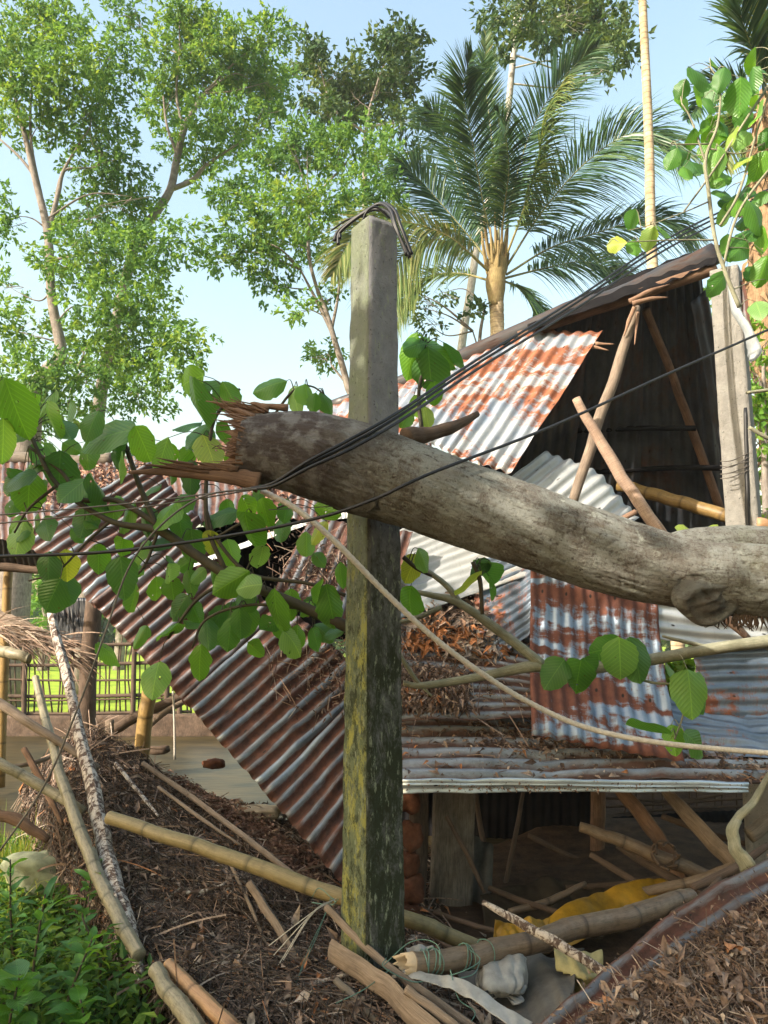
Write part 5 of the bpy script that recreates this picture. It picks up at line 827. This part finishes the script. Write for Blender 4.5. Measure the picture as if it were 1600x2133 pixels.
litter(mb, FRP, 40000, L=(.008, .032), wid=.3, lift=.012, mask=fm, off=ofr, rhi=.8); litter(mb, FRP, 900, L=(.04, .08), wid=.2, lift=.03, mask=fm, off=ofr, v0=.3, flat=.6, rlo=.1, rhi=.9); litter(mb, FRP, 60, L=(.06, .1), wid=.24, lift=.04, mask=fm, off=ofr, v0=.4, flat=.7, rlo=.55, rhi=.93); twigs(mb, FRP, 3500, v0=.3, mask=fm, off=ofr, L=(.04, .16), w=.0017)
tag(mb.build('leaf_litter', G['litter'], smooth=False), 'big curled dead leaves and crumbs covering the right foreground roof', 'leaf litter', kind='stuff')

def dead_leaves(patch, name, N, L, label, off, mask=None, v0=0, r0=.45, r1=1.0):
    mb = MB(); u = rng.uniform(0.02, .98, N); v = rng.uniform(v0, .98, N)
    if mask is not None: k = mask(u, v) > rng.random(N); u, v = u[k], v[k]
    p = patch.ev(u, v); n = patch.nrm(u, v); p = p + n * (off(p[:, 0], p[:, 1]) + .02)[:, None]
    for q, m in zip(p, n):
        d = rng.normal(size=3); d -= m * (d @ m) * .7; Lm = rng.uniform(*L); ovate(mb, q, d, Lm, Lm * rng.uniform(.2, .4), unit(m + rng.normal(size=3) * .35), fold=rng.uniform(-.9, .9), droop=rng.uniform(-.35, .5), r=rng.uniform(r0, r1), wave=.12, teeth=.08, nu=5, nv=8)
    o = mb.build(name, G['litter']); tag(o, label, 'leaf litter', kind='stuff')
dead_leaves(FRP, 'dead_leaves', 340, (.04, .11), 'large curled red-brown dead leaves on top of the right foreground roof', ofr, fm, .3)
dead_leaves(mound, 'dead_leaves', 260, (.05, .12), 'large curled dead leaves scattered over the netted heap', lump)

# ================================================================ CONCRETE POSTS
def sqf(rot, p_=12, chip=.0, seed=0):
    def f(Lx, th):
        a = np.abs(np.cos(th - R(rot))) ** p_; b = np.abs(np.sin(th - R(rot))) ** p_
        C_, S_ = np.cos(th), np.sin(th); return (a + b) ** (-1 / p_) * (1 + .012 * hgt(Lx * 3 + C_, S_ * 2, 1.3, seed) + .014 * hgt(Lx * 12 + C_ * 4, S_ * 4, 1.3, seed + 1) - .03 * (np.abs(np.abs(np.cos(2 * (th - R(rot)))) < .3) * np.maximum(0, hgt(Lx * 6, 0 * th + seed, 1.7))))
    return f
def cpost(name, label, tp, bt, w0, w1, rot, mat, z0, seed):
    a = at(*bt); b = at(*tp); a = np.array([a[0], a[1], z0]); L = b[2] - z0
    mb = MB(); tube(mb, [a, (a + b) / 2, b], [w0 / 2, (w0 + w1) / 4, w1 / 2], 40, n=170, bumps=sqf(rot, 34, seed=seed), phase=R(rot + 45), rough=.012)
    o = mb.build(name, G[mat], base=(a[0], a[1], z0)); return tag(o, label, 'post'), b
post, ptop = cpost('concrete_post', 'tall square concrete post, mossy green and yellow, standing behind the fallen trunk', (779, 474, 3.42), (776, 1975, 3.42), .205, .168, 214, 'post', -.25, 1)
cpost('concrete_post', 'pale square concrete post on the right with a black cable running down it', (1512, 568, 5.12), (1547, 1100, 5.12), .235, .195, 236, 'post2', -.2, 4)
rock('concrete_rubble', ptop + [0.005, 0, .0], (.05, .05, .018), 'post2', 'crumbled rough cap on the top of the mossy post', 'rubble', 3)
for pts, lab in (([(700, 500, 3.5), (705, 478, 3.5), (760, 440, 3.45), (790, 426, 3.42), (812, 440, 3.35), (825, 470, 3.3), (850, 530, 3.3)], 'thick black cable looped over the top of the mossy post'),):
    mb = MB()
    for dx, dy in ((0, 0), (3, 8), (8, -2)): tube(mb, [at(q[0] + dx + rng.normal() * 2, q[1] + dy + rng.normal() * 2, q[2]) for q in pts], .0095, 7, n=60)
    tube(mb, [at(755, 462, 3.4), at(765, 440, 3.38), at(785, 432, 3.38), at(812, 455, 3.4)], .006, 7, n=30); tube(mb, [at(690, 480, 3.5), at(730, 455, 3.5), at(780, 450, 3.45)], .005, 6, n=20)
    tag(mb.build('cable_loop', G['wire']), lab, 'cable')
pole('black_pipe', 'black cable clipped down the right face of the pale concrete post', 'cable', [(1553, 850, 5.0), (1556, 980, 5.0), (1558, 1120, 5.0)], .015, 'wire', 8, 0)
mb = MB()
for k in range(5): y0 = 955 + k * 9; tube(mb, [at(1500, y0 + 6, 5.0), at(1525, y0 + rng.normal() * 3, 4.97), at(1560, y0 - 12, 4.99)], .0035, 5)
tag(mb.build('tie_wire', G['wire_g']), 'rusty tie wire wrapped round the middle of the pale concrete post', 'wire')
# plastic bag hanging at the top right
mb = MB(); tube(mb, [at(1518, 590, 4.15), at(1530, 640, 4.1), at(1558, 690, 4.05), at(1572, 735, 4.05), at(1565, 750, 4.05)], [.012, .03, .035, .055, .02], 14, n=40, rough=.25, flat=.5); tag(mb.build('plastic_bag', G['clear']), 'cloudy clear plastic bag hanging beside the pale concrete post', 'bag')

# ================================================================ FALLEN TRUNK
path = [(508, 930, 3.1), (640, 946, 3.1), (760, 980, 3.1), (900, 1027, 3.1), (1100, 1097, 3.07), (1300, 1163, 3.04), (1440, 1195, 3.01), (1560, 1208, 2.99), (1720, 1212, 2.97), (1950, 1190, 2.95)]
rad = np.interp(np.linspace(0, 1, 19), np.linspace(0, 1, 10), np.array([78, 97, 101, 96, 91, 85, 75, 80, 76, 72])) / F * 3.06 * .94
TB = (0.6, 3.1, 1.7)
def bark_c(Lx, th):      # fine fissures running along the log
    C_, S_ = np.cos(th), np.sin(th); wv = .35 * hgt(Lx * 2.5 + C_, S_ * 1.5, 1.2, 5)
    a = np.abs(hgt(Lx * 3.5, (th + wv) * 13, 1, 7)) ; a2 = np.abs(hgt(Lx * 9, (th + wv) * 30, 1, 8)); b = np.abs(hgt(Lx * 11, C_ * 2 + S_ * 1.3 + wv * 3, 1.3, 9))
    return np.clip(1 - a * 6, 0, 1) * .7 + np.clip(1 - a2 * 5, 0, 1) * .5 + np.clip(1 - b * 9, 0, 1) * .35
def bark_b(Lx, th): C_, S_ = np.cos(th), np.sin(th); return 1 + .03 * hgt(Lx * 2.2 + C_, S_ + .3 * Lx, 1.2) + .014 * hgt(Lx * 5 + C_ * 4, S_ * 4 + Lx, 1.6, 2) + .012 * hgt(Lx * 3 + C_ * 12, S_ * 12, 2.5, 4) - .02 * bark_c(Lx, th)
root = thing('snapped_tree', TB, 'huge snapped grey tree trunk lying in front of the mossy post, torn end leftward', 'tree trunk')
mb = MB(); pth = tube(mb, [at(*q) for q in path], rad, 190, n=760, bumps=bark_b, rfun=bark_c)
mb.build('log', G['trunk'], root)
mb = MB(); tube(mb, [at(1330, 1190, 3.1), at(1420, 1155, 3.12), at(1520, 1140, 3.15), at(1640, 1140, 3.2), at(1800, 1120, 3.3)], [.08, .1, .09, .09, .085], 110, n=300, bumps=bark_b, rfun=bark_c); mb.build('limb', G['trunk'], root)
# knot near the right
c = at(1485, 1248, 2.88); mb = MB()
th = np.linspace(0, 2 * math.pi, 41); rs = np.linspace(0, 1, 14); A, B = np.meshgrid(rs, th, indexing='ij'); h = .035 * (1 - A ** 2) + .014 * np.sin(A * 11 + 2 * np.sin(B)) * A + .008 * hgt(A * np.cos(B) * 3, A * np.sin(B) * 3, 1.5); h[:, -1] = h[:, 0]; 
dirn = unit(np.array([.1, -1, -.35])); s1_ = unit(np.cross(dirn, [0, 0, 1])); s2_ = np.cross(s1_, dirn)
q = c + (A * np.cos(B) * .15)[..., None] * s1_ + (A * np.sin(B) * .105 * (1 + .15 * np.sin(3 * B)))[..., None] * s2_ + (h - .03)[..., None] * dirn
mb.add(q.reshape(-1, 3), grid_faces(14, 41), np.stack([A * .2, B], -1).reshape(-1, 2)); mb.build('knot', G['trunk'], root)
# torn end: splinter teeth around the rim and the ragged inside
c0 = at(508, 934, 3.1); r0 = rad[0]; mb = MB(); tx = unit(at(508, 934, 3.1) - at(620, 945, 3.1)); b1 = np.array([0, 0, 1.]) - tx * tx[2]; b1 = unit(b1); b2 = np.cross(tx, b1)
n_ = 46; ang = np.linspace(0, 2 * math.pi, n_ + 1); ln = .02 + .05 * rng.random(n_ + 1) ** 1.5; ln[-1] = ln[0]
seg = 4 * n_; 
for k in range(420):
    a = rng.uniform(0, 6.28); rr_ = r0 * (rng.uniform(.86, 1.0) if rng.random() < .7 else rng.uniform(.3, .9)); q = c0 + (math.cos(a) * b1 + math.sin(a) * b2) * rr_ - tx * .03
    L_ = rng.uniform(.02, .09) * (1 + 1.1 * max(0, float(hgt(a * 1.6, 3.3, 1)))) * (1.7 if math.cos(a) > .6 else 1) * (1.2 if rng.random() < .2 else .8); d_ = unit(tx + rng.normal(size=3) * .16 + (math.cos(a) * b1 + math.sin(a) * b2) * .12)
    tube(mb, [q, q + d_ * L_ * .5, q + d_ * L_], [rng.uniform(.003, .009), rng.uniform(.002, .006), .0008], 4, n=4, cap=False)
A, B = np.meshgrid(np.linspace(0, 1, 16), np.linspace(0, 2 * math.pi, 60), indexing='ij'); h = .03 * hgt(A * 6 * np.cos(B), A * 6 * np.sin(B), 2) + .018 * rng.normal(size=A.shape); h[:, -1] = h[:, 0]
q = c0 + (A * r0 * .985 * np.cos(B))[..., None] * b1 + (A * r0 * .985 * np.sin(B))[..., None] * b2 + (h + .008)[..., None] * tx; mb.add(q.reshape(-1, 3), grid_faces(16, 60), np.stack([A, B], -1).reshape(-1, 2)); mb.build('torn_end', G['splinter'], root, smooth=False)
mb = MB(); tube(mb, [at(540, 1005, 2.98), at(480, 992, 2.98), at(400, 985, 2.98), at(330, 982, 2.98), at(268, 984, 2.98)], [.04, .034, .026, .016, .006], 10, n=40, rough=.2, flat=.45)
for k in range(16): 
    x0 = rng.uniform(380, 510); y0 = 975 + rng.normal() * 4; L_ = rng.uniform(40, 110); tube(mb, [at(x0, y0 + 3, 2.97), at(x0 - L_ * .5, y0 - 3, 2.97), at(x0 - L_, y0 - 8 - rng.random() * 4, 2.97)], [.008, .006, .001], 4, n=5)
mb.build('long_splinter', G['wood_r'], root)
mb = MB()
for pts in ([(545, 862, 3.05), (500, 850, 3.05), (430, 835, 3.03)], [(560, 852, 3.1), (530, 842, 3.1), (522, 838, 3.1)], [(600, 850, 3.1), (560, 846, 3.1), (545, 840, 3.1)], [(530, 870, 3.02), (495, 856, 3.02), (470, 850, 3.0)]): tube(mb, [at(*q) for q in pts], [.018, .012, .002], 5, n=8, rough=.2)
for k in range(26): x0 = rng.uniform(505, 560); tube(mb, [at(x0, 868 - (x0 - 505) * .18, 3.05 + rng.normal() * .03), at(x0 - rng.uniform(20, 45), 855 - rng.random() * 12, 3.03), at(x0 - rng.uniform(50, 80), 846 - rng.random() * 20, 3.02)], [.006, .004, .001], 4, n=5)
mb.build('top_splinters', G['splinter'], root)
o = pole('limb_stub', 'short dark rotten limb lying behind the trunk against the sunlit sheets', 'branch', [(845, 912, 3.32), (890, 905, 3.38), (940, 892, 3.45), (995, 862, 3.55)], [.045, .036, .03, .015], 'wood_d', 10, .2)
mb = MB()
for k in range(34): x0 = rng.uniform(1480, 1600); tube(mb, [at(x0, 1280, 2.95), at(x0 + rng.normal() * 6, 1298, 2.95), at(x0 + rng.normal() * 12, 1306 + rng.random() * 10, 2.95)], [.006, .004, .001], 4, n=5)
mb.build('hanging_bark', G['wood_d'], root)

# ================================================================ CABLES AND ROPES
mb = MB()
for dx, dy, dz in ((0, 0, 0), (0, 9, .02), (4, 18, -.02)):
    tube(mb, [at(q[0] + dx * (i > 1), q[1] + dy * min(1, i / 3.), q[2] + dz) for i, q in enumerate([(520, 1018, 2.93), (570, 1006, 2.86), (640, 962, 2.84), (720, 920, 2.88), (830, 858, 3.02), (1000, 745, 3.5), (1200, 622, 4.1), (1400, 492, 4.7), (1640, 375, 5.4)])], .0072, 7, n=140)
tag(mb.build('power_cable', G['wire']), 'bundle of black cables crossing the trunk and climbing to the upper right edge', 'cable')
pole('power_cable', 'single thin black cable crossing the trunk from the lower left to the right edge', 'cable', [(-20, 1160, 3.0), (220, 1150, 2.95), (440, 1122, 2.9), (650, 1082, 2.85), (780, 1040, 2.82), (900, 985, 2.85), (1150, 888, 3.2), (1400, 775, 3.6), (1650, 665, 4.0)], .0068, 'wire', 7, 0, n=120)
mb = MB()
for pts in ([(-20, 1074, 3.0), (150, 1060, 2.95), (330, 1042, 2.9), (540, 1014, 2.9)], [(-20, 1092, 3.0), (200, 1070, 2.95), (380, 1044, 2.9), (540, 1018, 2.9)]): tube(mb, [at(*q) for q in pts], .0032, 6, n=60)
tag(mb.build('grey_wire', G['wire_g']), 'pair of thin grey wires from the left edge to the torn end of the trunk', 'wire')
pole('grey_wire', 'dark wire looping from the trunk down the left side to the grassy bank', 'wire', [(540, 1018, 2.88), (430, 1032, 2.86), (340, 1090, 2.85), (270, 1180, 2.85), (215, 1330, 2.85), (160, 1480, 2.85), (90, 1640, 2.85), (-20, 1800, 2.85)], .004, 'wire_g', 6, 0, n=120)
def twist(Lx, th): return 1 + .18 * np.abs(np.sin(Lx * 110 + th * 1.5))
pole('rope', 'pale twisted rope sagging from under the trunk across the mossy post to the right edge', 'rope', [(545, 1022, 2.95), (620, 1062, 2.92), (700, 1130, 2.95), (800, 1232, 3.05), (900, 1325, 3.15), (1000, 1400, 3.25), (1100, 1462, 3.35), (1220, 1515, 3.4), (1380, 1548, 3.4), (1640, 1572, 3.4)], .0108, 'rope', 10, 0, n=600, bumps=twist)
pole('thin_wire', 'faint thin wire between the torn end and the mossy post', 'wire', [(560, 1062, 3.0), (700, 1055, 3.1), (760, 1058, 3.2)], .002, 'wire_g', 5, 0)

# ================================================================ BROAD-LEAVED BRANCHES
def leafy(name, label, cat, Y, stems, leaves, fill=(), jitter=.12, group=None, petiole=True, bark='twig', smin=.0):
    p0 = at(*stems[0][0][:2], Y if len(stems[0][0]) < 4 else stems[0][0][3]); root = thing(name, tuple(p0), label, cat, group); mb = MB(); nodes = []
    for s in stems:
        pp = tube(mb, [at(q[0], q[1], Y + (q[3] if len(q) > 3 and q is not stems[0][0] else 0)) for q in s], [q[2] / F * Y for q in s], 8, rough=.12); nodes += list(pp)
    nodes = np.array(nodes); lf = MB(); L = [tuple(l) for l in leaves]
    for (x0, y0, x1, y1, n_, s0, s1) in fill:
        for k in range(n_): L.append((rng.uniform(x0, x1), rng.uniform(y0, y1), rng.uniform(s0, s1), rng.choice([60, 90, 120, 150, 40]) + rng.normal() * 20, rng.uniform(.05, .3)))
    for l in L:
        x, y, s = l[:3]; a = R(l[3] if len(l) > 3 else 90 + rng.normal() * 30); dz = l[4] if len(l) > 4 else rng.normal() * jitter
        rr_ = l[5] if len(l) > 5 else float(np.clip(rng.beta(2, 2.2), .02, .9)); c = at(x, y, Y + dz); Lm = s / F * (Y + dz) * 1.08
        yaw = rng.normal() * .6; d = np.array([math.cos(a), math.sin(yaw) * .9, -math.sin(a)]); d = unit(d); wl = 1.0 if rng.random() < .3 else .35; nrm = unit(np.array([rng.normal() * wl, -1, .35 + rng.normal() * wl]))
        b = c - d * Lm * .5; ovate(lf, b, d, Lm, Lm * rng.uniform(.62, .92), nrm, fold=-rng.uniform(.05, .55), droop=rng.uniform(.02, .42), r=rr_, nu=7, nv=13, heart=.06, wave=.035, teeth=.045)
        if petiole:
            w = np.linalg.norm(nodes - b, axis=1); n0 = nodes[w.argmin()]
            if w.min() < .6: tube(mb, [n0, (n0 + b) / 2 + [0, 0, .03], b + d * Lm * .02], [.0035, .0022, .0018], 4, n=7, cap=False)
    mb.build('twigs', G[bark], root); lf.build('foliage', G['broad'], root); return root
LV = [(30, 850, 120, 80, -.2, .7), (8, 920, 95, 100, -.1, .85), (100, 870, 70, 80), (222, 897, 118, 178, -.1, .45), (402, 838, 105, 100, -.1, .4), (442, 818, 85, 20, 0, .3), (478, 820, 60, 60), (300, 925, 80, 70), (338, 948, 75, 110, 0, .85), (265, 930, 60, 95), (42, 990, 62, 170, -.1, .1), (60, 1025, 80, 95), (122, 985, 95, 110), (95, 960, 60, 160), (437, 935, 85, 60, -.05, .97), (415, 905, 80, 120, .05, .3), (465, 905, 55, 60, .05, .5),
      (37, 1115, 68, 100), (95, 1092, 58, 60), (176, 1090, 62, 100), (212, 1022, 84, 60), (150, 1020, 70, 130), (98, 1182, 62, 95), (140, 1175, 58, 85, 0, .98), (108, 1240, 72, 120), (138, 1222, 62, 60), (205, 1165, 62, 95), (255, 1205, 84, 85), (285, 1235, 60, 70), (262, 1075, 70, 130), (300, 1085, 60, 90), (345, 1072, 74, 120, -.05, .7), (460, 1070, 72, 170), (520, 1060, 62, 60, -.05), (515, 1110, 92, 90, -.08, .6), (552, 1068, 60, 80), (597, 1060, 46, 90), (350, 1300, 68, 175, -.05, .55), (430, 1312, 62, 80), (478, 1322, 64, 95), (415, 1378, 66, 95, -.08, .75), (322, 1410, 66, 95), (452, 1290, 60, 120),
      (480, 1212, 82, 150, -.1, .7), (516, 1218, 56, 180, -.14, .9), (570, 1270, 84, 95, -.1, .65), (602, 1255, 54, 95), (613, 1333, 54, 40, 0, .88), (545, 1160, 46, 100, 0, .88), (690, 1262, 84, 75, -.05, .55), (668, 1232, 56, 100), (708, 1195, 46, 90), (662, 1102, 48, 140, 0, .97), (682, 1062, 60, 20, 0, .75), (402, 1135, 62, 80), (436, 1130, 50, 100, 0, .98), (350, 1190, 46, 80, 0, .8), (440, 1195, 52, 120), (372, 1265, 60, 130), (560, 1305, 54, 160), (500, 1300, 60, 90), (235, 1050, 55, 95), (395, 985, 60, 90), (480, 965, 50, 95), (540, 1020, 40, 90),
      (562, 800, 70, 165, 0, .5), (612, 826, 56, 90), (640, 820, 50, 75), (682, 834, 44, 45), (655, 838, 40, 95), (395, 790, 70, 175, 0, .8), (190, 880, 60, 110), (180, 945, 60, 80), (245, 970, 60, 110), (390, 880, 60, 170)]
leafy('leafy_branch', 'large broken branch with big round green leaves left of the torn trunk end', 'branch', 3.62,
      [[(740, 1312, 13), (640, 1268, 11), (560, 1235, 11), (470, 1195, 11), (400, 1150, 10), (330, 1105, 9), (230, 1085, 6), (120, 1010, 5), (60, 900, 4)], [(400, 1145, 6), (380, 1130, 6), (250, 1045, 6), (170, 1040, 5), (130, 985, 4), (60, 930, 3)], [(330, 1105, 6), (290, 1010, 6), (262, 930, 5), (240, 880, 4)], [(470, 1190, 5), (430, 1080, 5), (440, 900, 4), (470, 840, 4), (500, 810, 3)], [(560, 1235, 4), (470, 1220, 4), (410, 1250, 4), (350, 1330, 3)], [(640, 1268, 4), (520, 1260, 3), (430, 1290, 3), (400, 1350, 2)], [(720, 1240, 4), (640, 1215, 4), (520, 1195, 4), (450, 1120, 4), (430, 1060, 3)], [(450, 1120, 3), (520, 1080, 3), (600, 1050, 2)], [(230, 1085, 4), (180, 1130, 3), (120, 1190, 2), (60, 1210, 2)], [(560, 880, 3), (610, 815, 3), (650, 805, 2), (690, 835, 2)], [(330, 1105, 4), (300, 1180, 3), (250, 1230, 2)], [(120, 1010, 4), (60, 1060, 3), (30, 1110, 2)]],
      LV, [(0, 900, 480, 1120, 26, 34, 58), (0, 820, 140, 1060, 10, 45, 75), (230, 1080, 700, 1370, 34, 34, 58)])
leafy('leafy_sprig', 'upright sprig of round leaves between the mossy post and the sunlit sheets', 'sprig', 3.7, [[(880, 905, 5), (872, 830, 4), (880, 770, 4), (885, 720, 3)], [(872, 850, 3), (850, 860, 2)]], [(858, 735, 85, 110, 0, .75), (895, 768, 85, 85, -.05, .3), (918, 728, 95, 15, 0, .4), (940, 745, 70, 60, .05, .2), (845, 868, 46, 110), (872, 845, 46, 60), (890, 870, 44, 80, 0, .95), (905, 820, 50, 90), (870, 715, 60, 160)])
leafy('leafy_sprig', 'yellow-green leaf cluster hanging beneath the middle of the trunk', 'sprig', 3.5, [[(985, 1170, 5), (1000, 1210, 5), (1005, 1280, 4)]], [(985, 1218, 66, 120, 0, .97), (1012, 1198, 66, 60), (1018, 1225, 50, 90), (1000, 1185, 50, 140)])
leafy('leafy_sprig', 'small yellow-green leaf cluster hanging against the right side of the mossy post', 'sprig', 3.5, [[(840, 1160, 5), (870, 1185, 4), (900, 1200, 3)]], [(858, 1178, 52, 120, 0, .98), (884, 1165, 50, 60), (850, 1252, 66, 100, .1)])
leafy('fallen_branch', 'smooth grey branch from the right edge to the litter, with four bunches of fresh leaves', 'branch', 3.75,
      [[(1700, 1325, 14), (1600, 1336, 13), (1480, 1352, 12), (1350, 1375, 12), (1220, 1392, 12), (1110, 1388, 12), (1000, 1410, 9), (880, 1428, 7), (840, 1422, 5)], [(1130, 1385, 11), (1060, 1330, 10), (960, 1258, 9), (900, 1240, 6), (840, 1228, 4)], [(960, 1258, 7), (925, 1215, 6), (860, 1170, 5)], [(920, 1265, 5), (860, 1290, 5), (800, 1300, 4)], [(1300, 1385, 4), (1350, 1420, 3), (1440, 1425, 2)], [(1230, 1392, 3), (1225, 1380, 2)], [(1480, 1350, 5), (1420, 1335, 4), (1380, 1325, 3)], [(1440, 1425, 2), (1420, 1500, 2), (1405, 1540, 2)], [(830, 1360, 5), (870, 1420, 4), (900, 1450, 2)]],
      [(1155, 1402, 66, 130, -.1, .35), (1203, 1412, 78, 95, -.12, .45), (1230, 1398, 66, 60, -.08, .3), (1262, 1352, 70, 165, -.05, .4), (1292, 1372, 82, 85, -.15, .88), (1326, 1365, 74, 75, -.1, .3), (1440, 1442, 86, 90, -.12, .85), (1470, 1440, 78, 60, -.05, .3), (1350, 1528, 84, 175, -.1, .5), (1402, 1540, 56, 95, 0, .8), (1452, 1545, 62, 35, -.05, .4), (1428, 1110, 46, 100, .3, .97), (1492, 1108, 42, 120, .3, .97), (1405, 1395, 46, 20, 0, .6), (1280, 1338, 56, 10, 0, .45)], bark='branch')
UR = [(1462, 152, 66, 20, 0, .3), (1502, 162, 56, 110), (1542, 202, 78, 80, 0, .5), (1500, 250, 66, 60), (1472, 266, 40, 140), (1548, 245, 56, 100), (1420, 185, 40, 110, 0, .3), (1490, 330, 66, 110), (1500, 368, 52, 70), (1422, 318, 56, 160), (1530, 290, 50, 100, 0, .96), (1580, 340, 54, 120), (1285, 508, 42, 10, 0, .98), (1322, 512, 42, 90, 0, .6), (1356, 496, 46, 100, 0, .95), (1386, 478, 44, 0, 0, .75), (1322, 455, 40, 100), (1545, 512, 66, 140, 0, .5), (1582, 500, 56, 90), (1520, 530, 44, 100), (1535, 428, 50, 110), (1578, 440, 70, 60), (1478, 212, 40, 60), (1568, 170, 60, 90), (1590, 240, 60, 110), (1400, 330, 46, 120), (1445, 290, 42, 80), (1545, 335, 50, 150, 0, .97), (1590, 560, 60, 110), (1580, 640, 50, 100)]
leafy('leafy_vine', 'pale-stemmed vine with round leaves climbing past the top of the pale concrete post', 'vine', 4.0,
      [[(1540, 640, 5), (1512, 570, 4.5), (1490, 500, 4.5), (1476, 400, 4.5), (1470, 330, 4), (1495, 260, 3), (1500, 180, 2), (1480, 140, 1.5)], [(1470, 340, 2.5), (1440, 250, 2), (1420, 215, 1.5)], [(1500, 470, 3), (1540, 400, 3), (1575, 280, 2.5), (1600, 200, 2.5), (1620, 120, 2)], [(1480, 300, 2), (1400, 300, 1.5), (1420, 290, 1)], [(1476, 420, 2), (1430, 440, 1.5), (1350, 470, 1.2), (1310, 480, 1)], [(1490, 500, 2), (1400, 500, 1.5), (1290, 505, 1)], [(1480, 310, 2), (1540, 320, 1.5), (1590, 300, 1)], [(1425, 440, 2), (1490, 350, 2.5), (1560, 240, 3), (1620, 150, 3)], [(1505, 560, 3), (1540, 440, 3), (1620, 330, 3)]], UR, [(1440, 120, 1600, 400, 22, 35, 62), (1500, 400, 1620, 600, 12, 35, 60), (1390, 200, 1500, 360, 5, 30, 50)], bark='branch')
pole('bare_twig', 'bare grey twig crossing the bush at the right edge, upper one', 'twig', [(1555, 818, 4.6), (1620, 810, 4.6)], .012, 'branch', 6, .2)
pole('bare_twig', 'bare grey twig crossing the bush at the right edge, lower one', 'twig', [(1560, 890, 4.7), (1600, 912, 4.7), (1650, 920, 4.7)], .014, 'branch', 6, .2)
# ---------------------------------------------------------------- trees beside the viewer that shade the bank
def shade_tree(x, y, label, cl, seed):
    root = thing('shade_tree', (x, y, -.12), label, 'tree', 'trees standing behind the viewer'); mb = MB(); lf = MB(); tube(mb, [[x, y, -.2], [x + .1, y + .2, 2], [x, y, 4.4], [x, y, 6]], [.2, .17, .14, .08], 10, rough=.1)
    for c in cl:
        c_ = np.array(c[:3], float); tube(mb, [[x, y, min(c_[2] - .6, 5)], (c_ + [x, y, c_[2]]) / 2 + [0, 0, .2], c_], [.07, .04, .01], 6); N = int(c[3] ** 2 * c[4] * 5)
        d = unit(rng.normal(size=(N, 3))); p = c_ + d * rng.random((N, 1)) ** .5 * c[3]; dd = unit(rng.normal(size=(N, 3)) + [0, 0, -.4]); cards(lf, p, dd, rng.uniform(.14, .26, N), .055)
    mb.build('trunk', G['tree_bark'], root); lf.build('crown', G['crown_mid'], root, smooth=False)
SH = 8.0
def sp_(px, py, Y, k=SH): q = at(px, py, Y); return tuple(q + np.array(sdir) * k)
shade_tree(-6.2, -2.6, 'tree behind the viewer shading the netted heap', [sp_(350, 1900, 3.8) + (1.1, 330), sp_(600, 2050, 3.4) + (1.0, 300), sp_(450, 1650, 4.8) + (1.0, 240), sp_(120, 2050, 3.2) + (.7, 230)], 1)
shade_tree(-4.4, -1.9, 'tree behind the viewer shading the lower roof and the hollow', [sp_(900, 1900, 4.0) + (1.1, 320), sp_(1250, 2000, 3.4) + (1.1, 340), sp_(1250, 1650, 4.4) + (.9, 260), sp_(1550, 1950, 3.2) + (1.1, 330), sp_(700, 1500, 4.7) + (.8, 260)], 2)
shade_tree(-5.2, -3.4, 'tree behind the viewer shading the mossy post', [sp_(780, 1100, 3.4) + (.5, 420), sp_(640, 980, 3.0) + (.5, 360), sp_(1300, 1450, 4.7) + (.8, 230), sp_(950, 1400, 5.0) + (.7, 160)], 3)

shade_tree(1.5, -4.5, 'added unseen tree right behind the viewer, its crown blocking sky light', [(-1.5, -3.2, 6.5, 2.4, 60), (1.8, -3.0, 6.2, 2.4, 60), (0, -5.5, 5.0, 2.6, 60), (4.2, -3.5, 5.0, 2.2, 60), (0.3, -1.6, 7.6, 1.8, 70)], 4)  # added out of view to cut sky light on the foreground


# ---------------------------------------------------------------- air
HZ = MB(); x0, x1, y0, y1, z0, z1 = -95, 120, -12, 75, -2.2, 16.5
HZ.add([[x0, y0, z0], [x1, y0, z0], [x1, y1, z0], [x0, y1, z0], [x0, y0, z1], [x1, y0, z1], [x1, y1, z1], [x0, y1, z1]], np.array([[0, 3, 2, 1], [4, 5, 6, 7], [0, 1, 5, 4], [1, 2, 6, 5], [2, 3, 7, 6], [3, 0, 4, 7]]))
hm = bpy.data.materials.new('haze'); hm.use_nodes = True; hn = hm.node_tree; hn.nodes.clear(); ho = hn.nodes.new('ShaderNodeOutputMaterial'); hv = hn.nodes.new('ShaderNodeVolumePrincipled')
hv.inputs['Color'].default_value = (.86, .95, 1, 1); hv.inputs['Density'].default_value = .0009; hn.links.new(hv.outputs[0], ho.inputs['Volume'])
tag(HZ.build('haze', hm, smooth=False), None, kind='stuff')
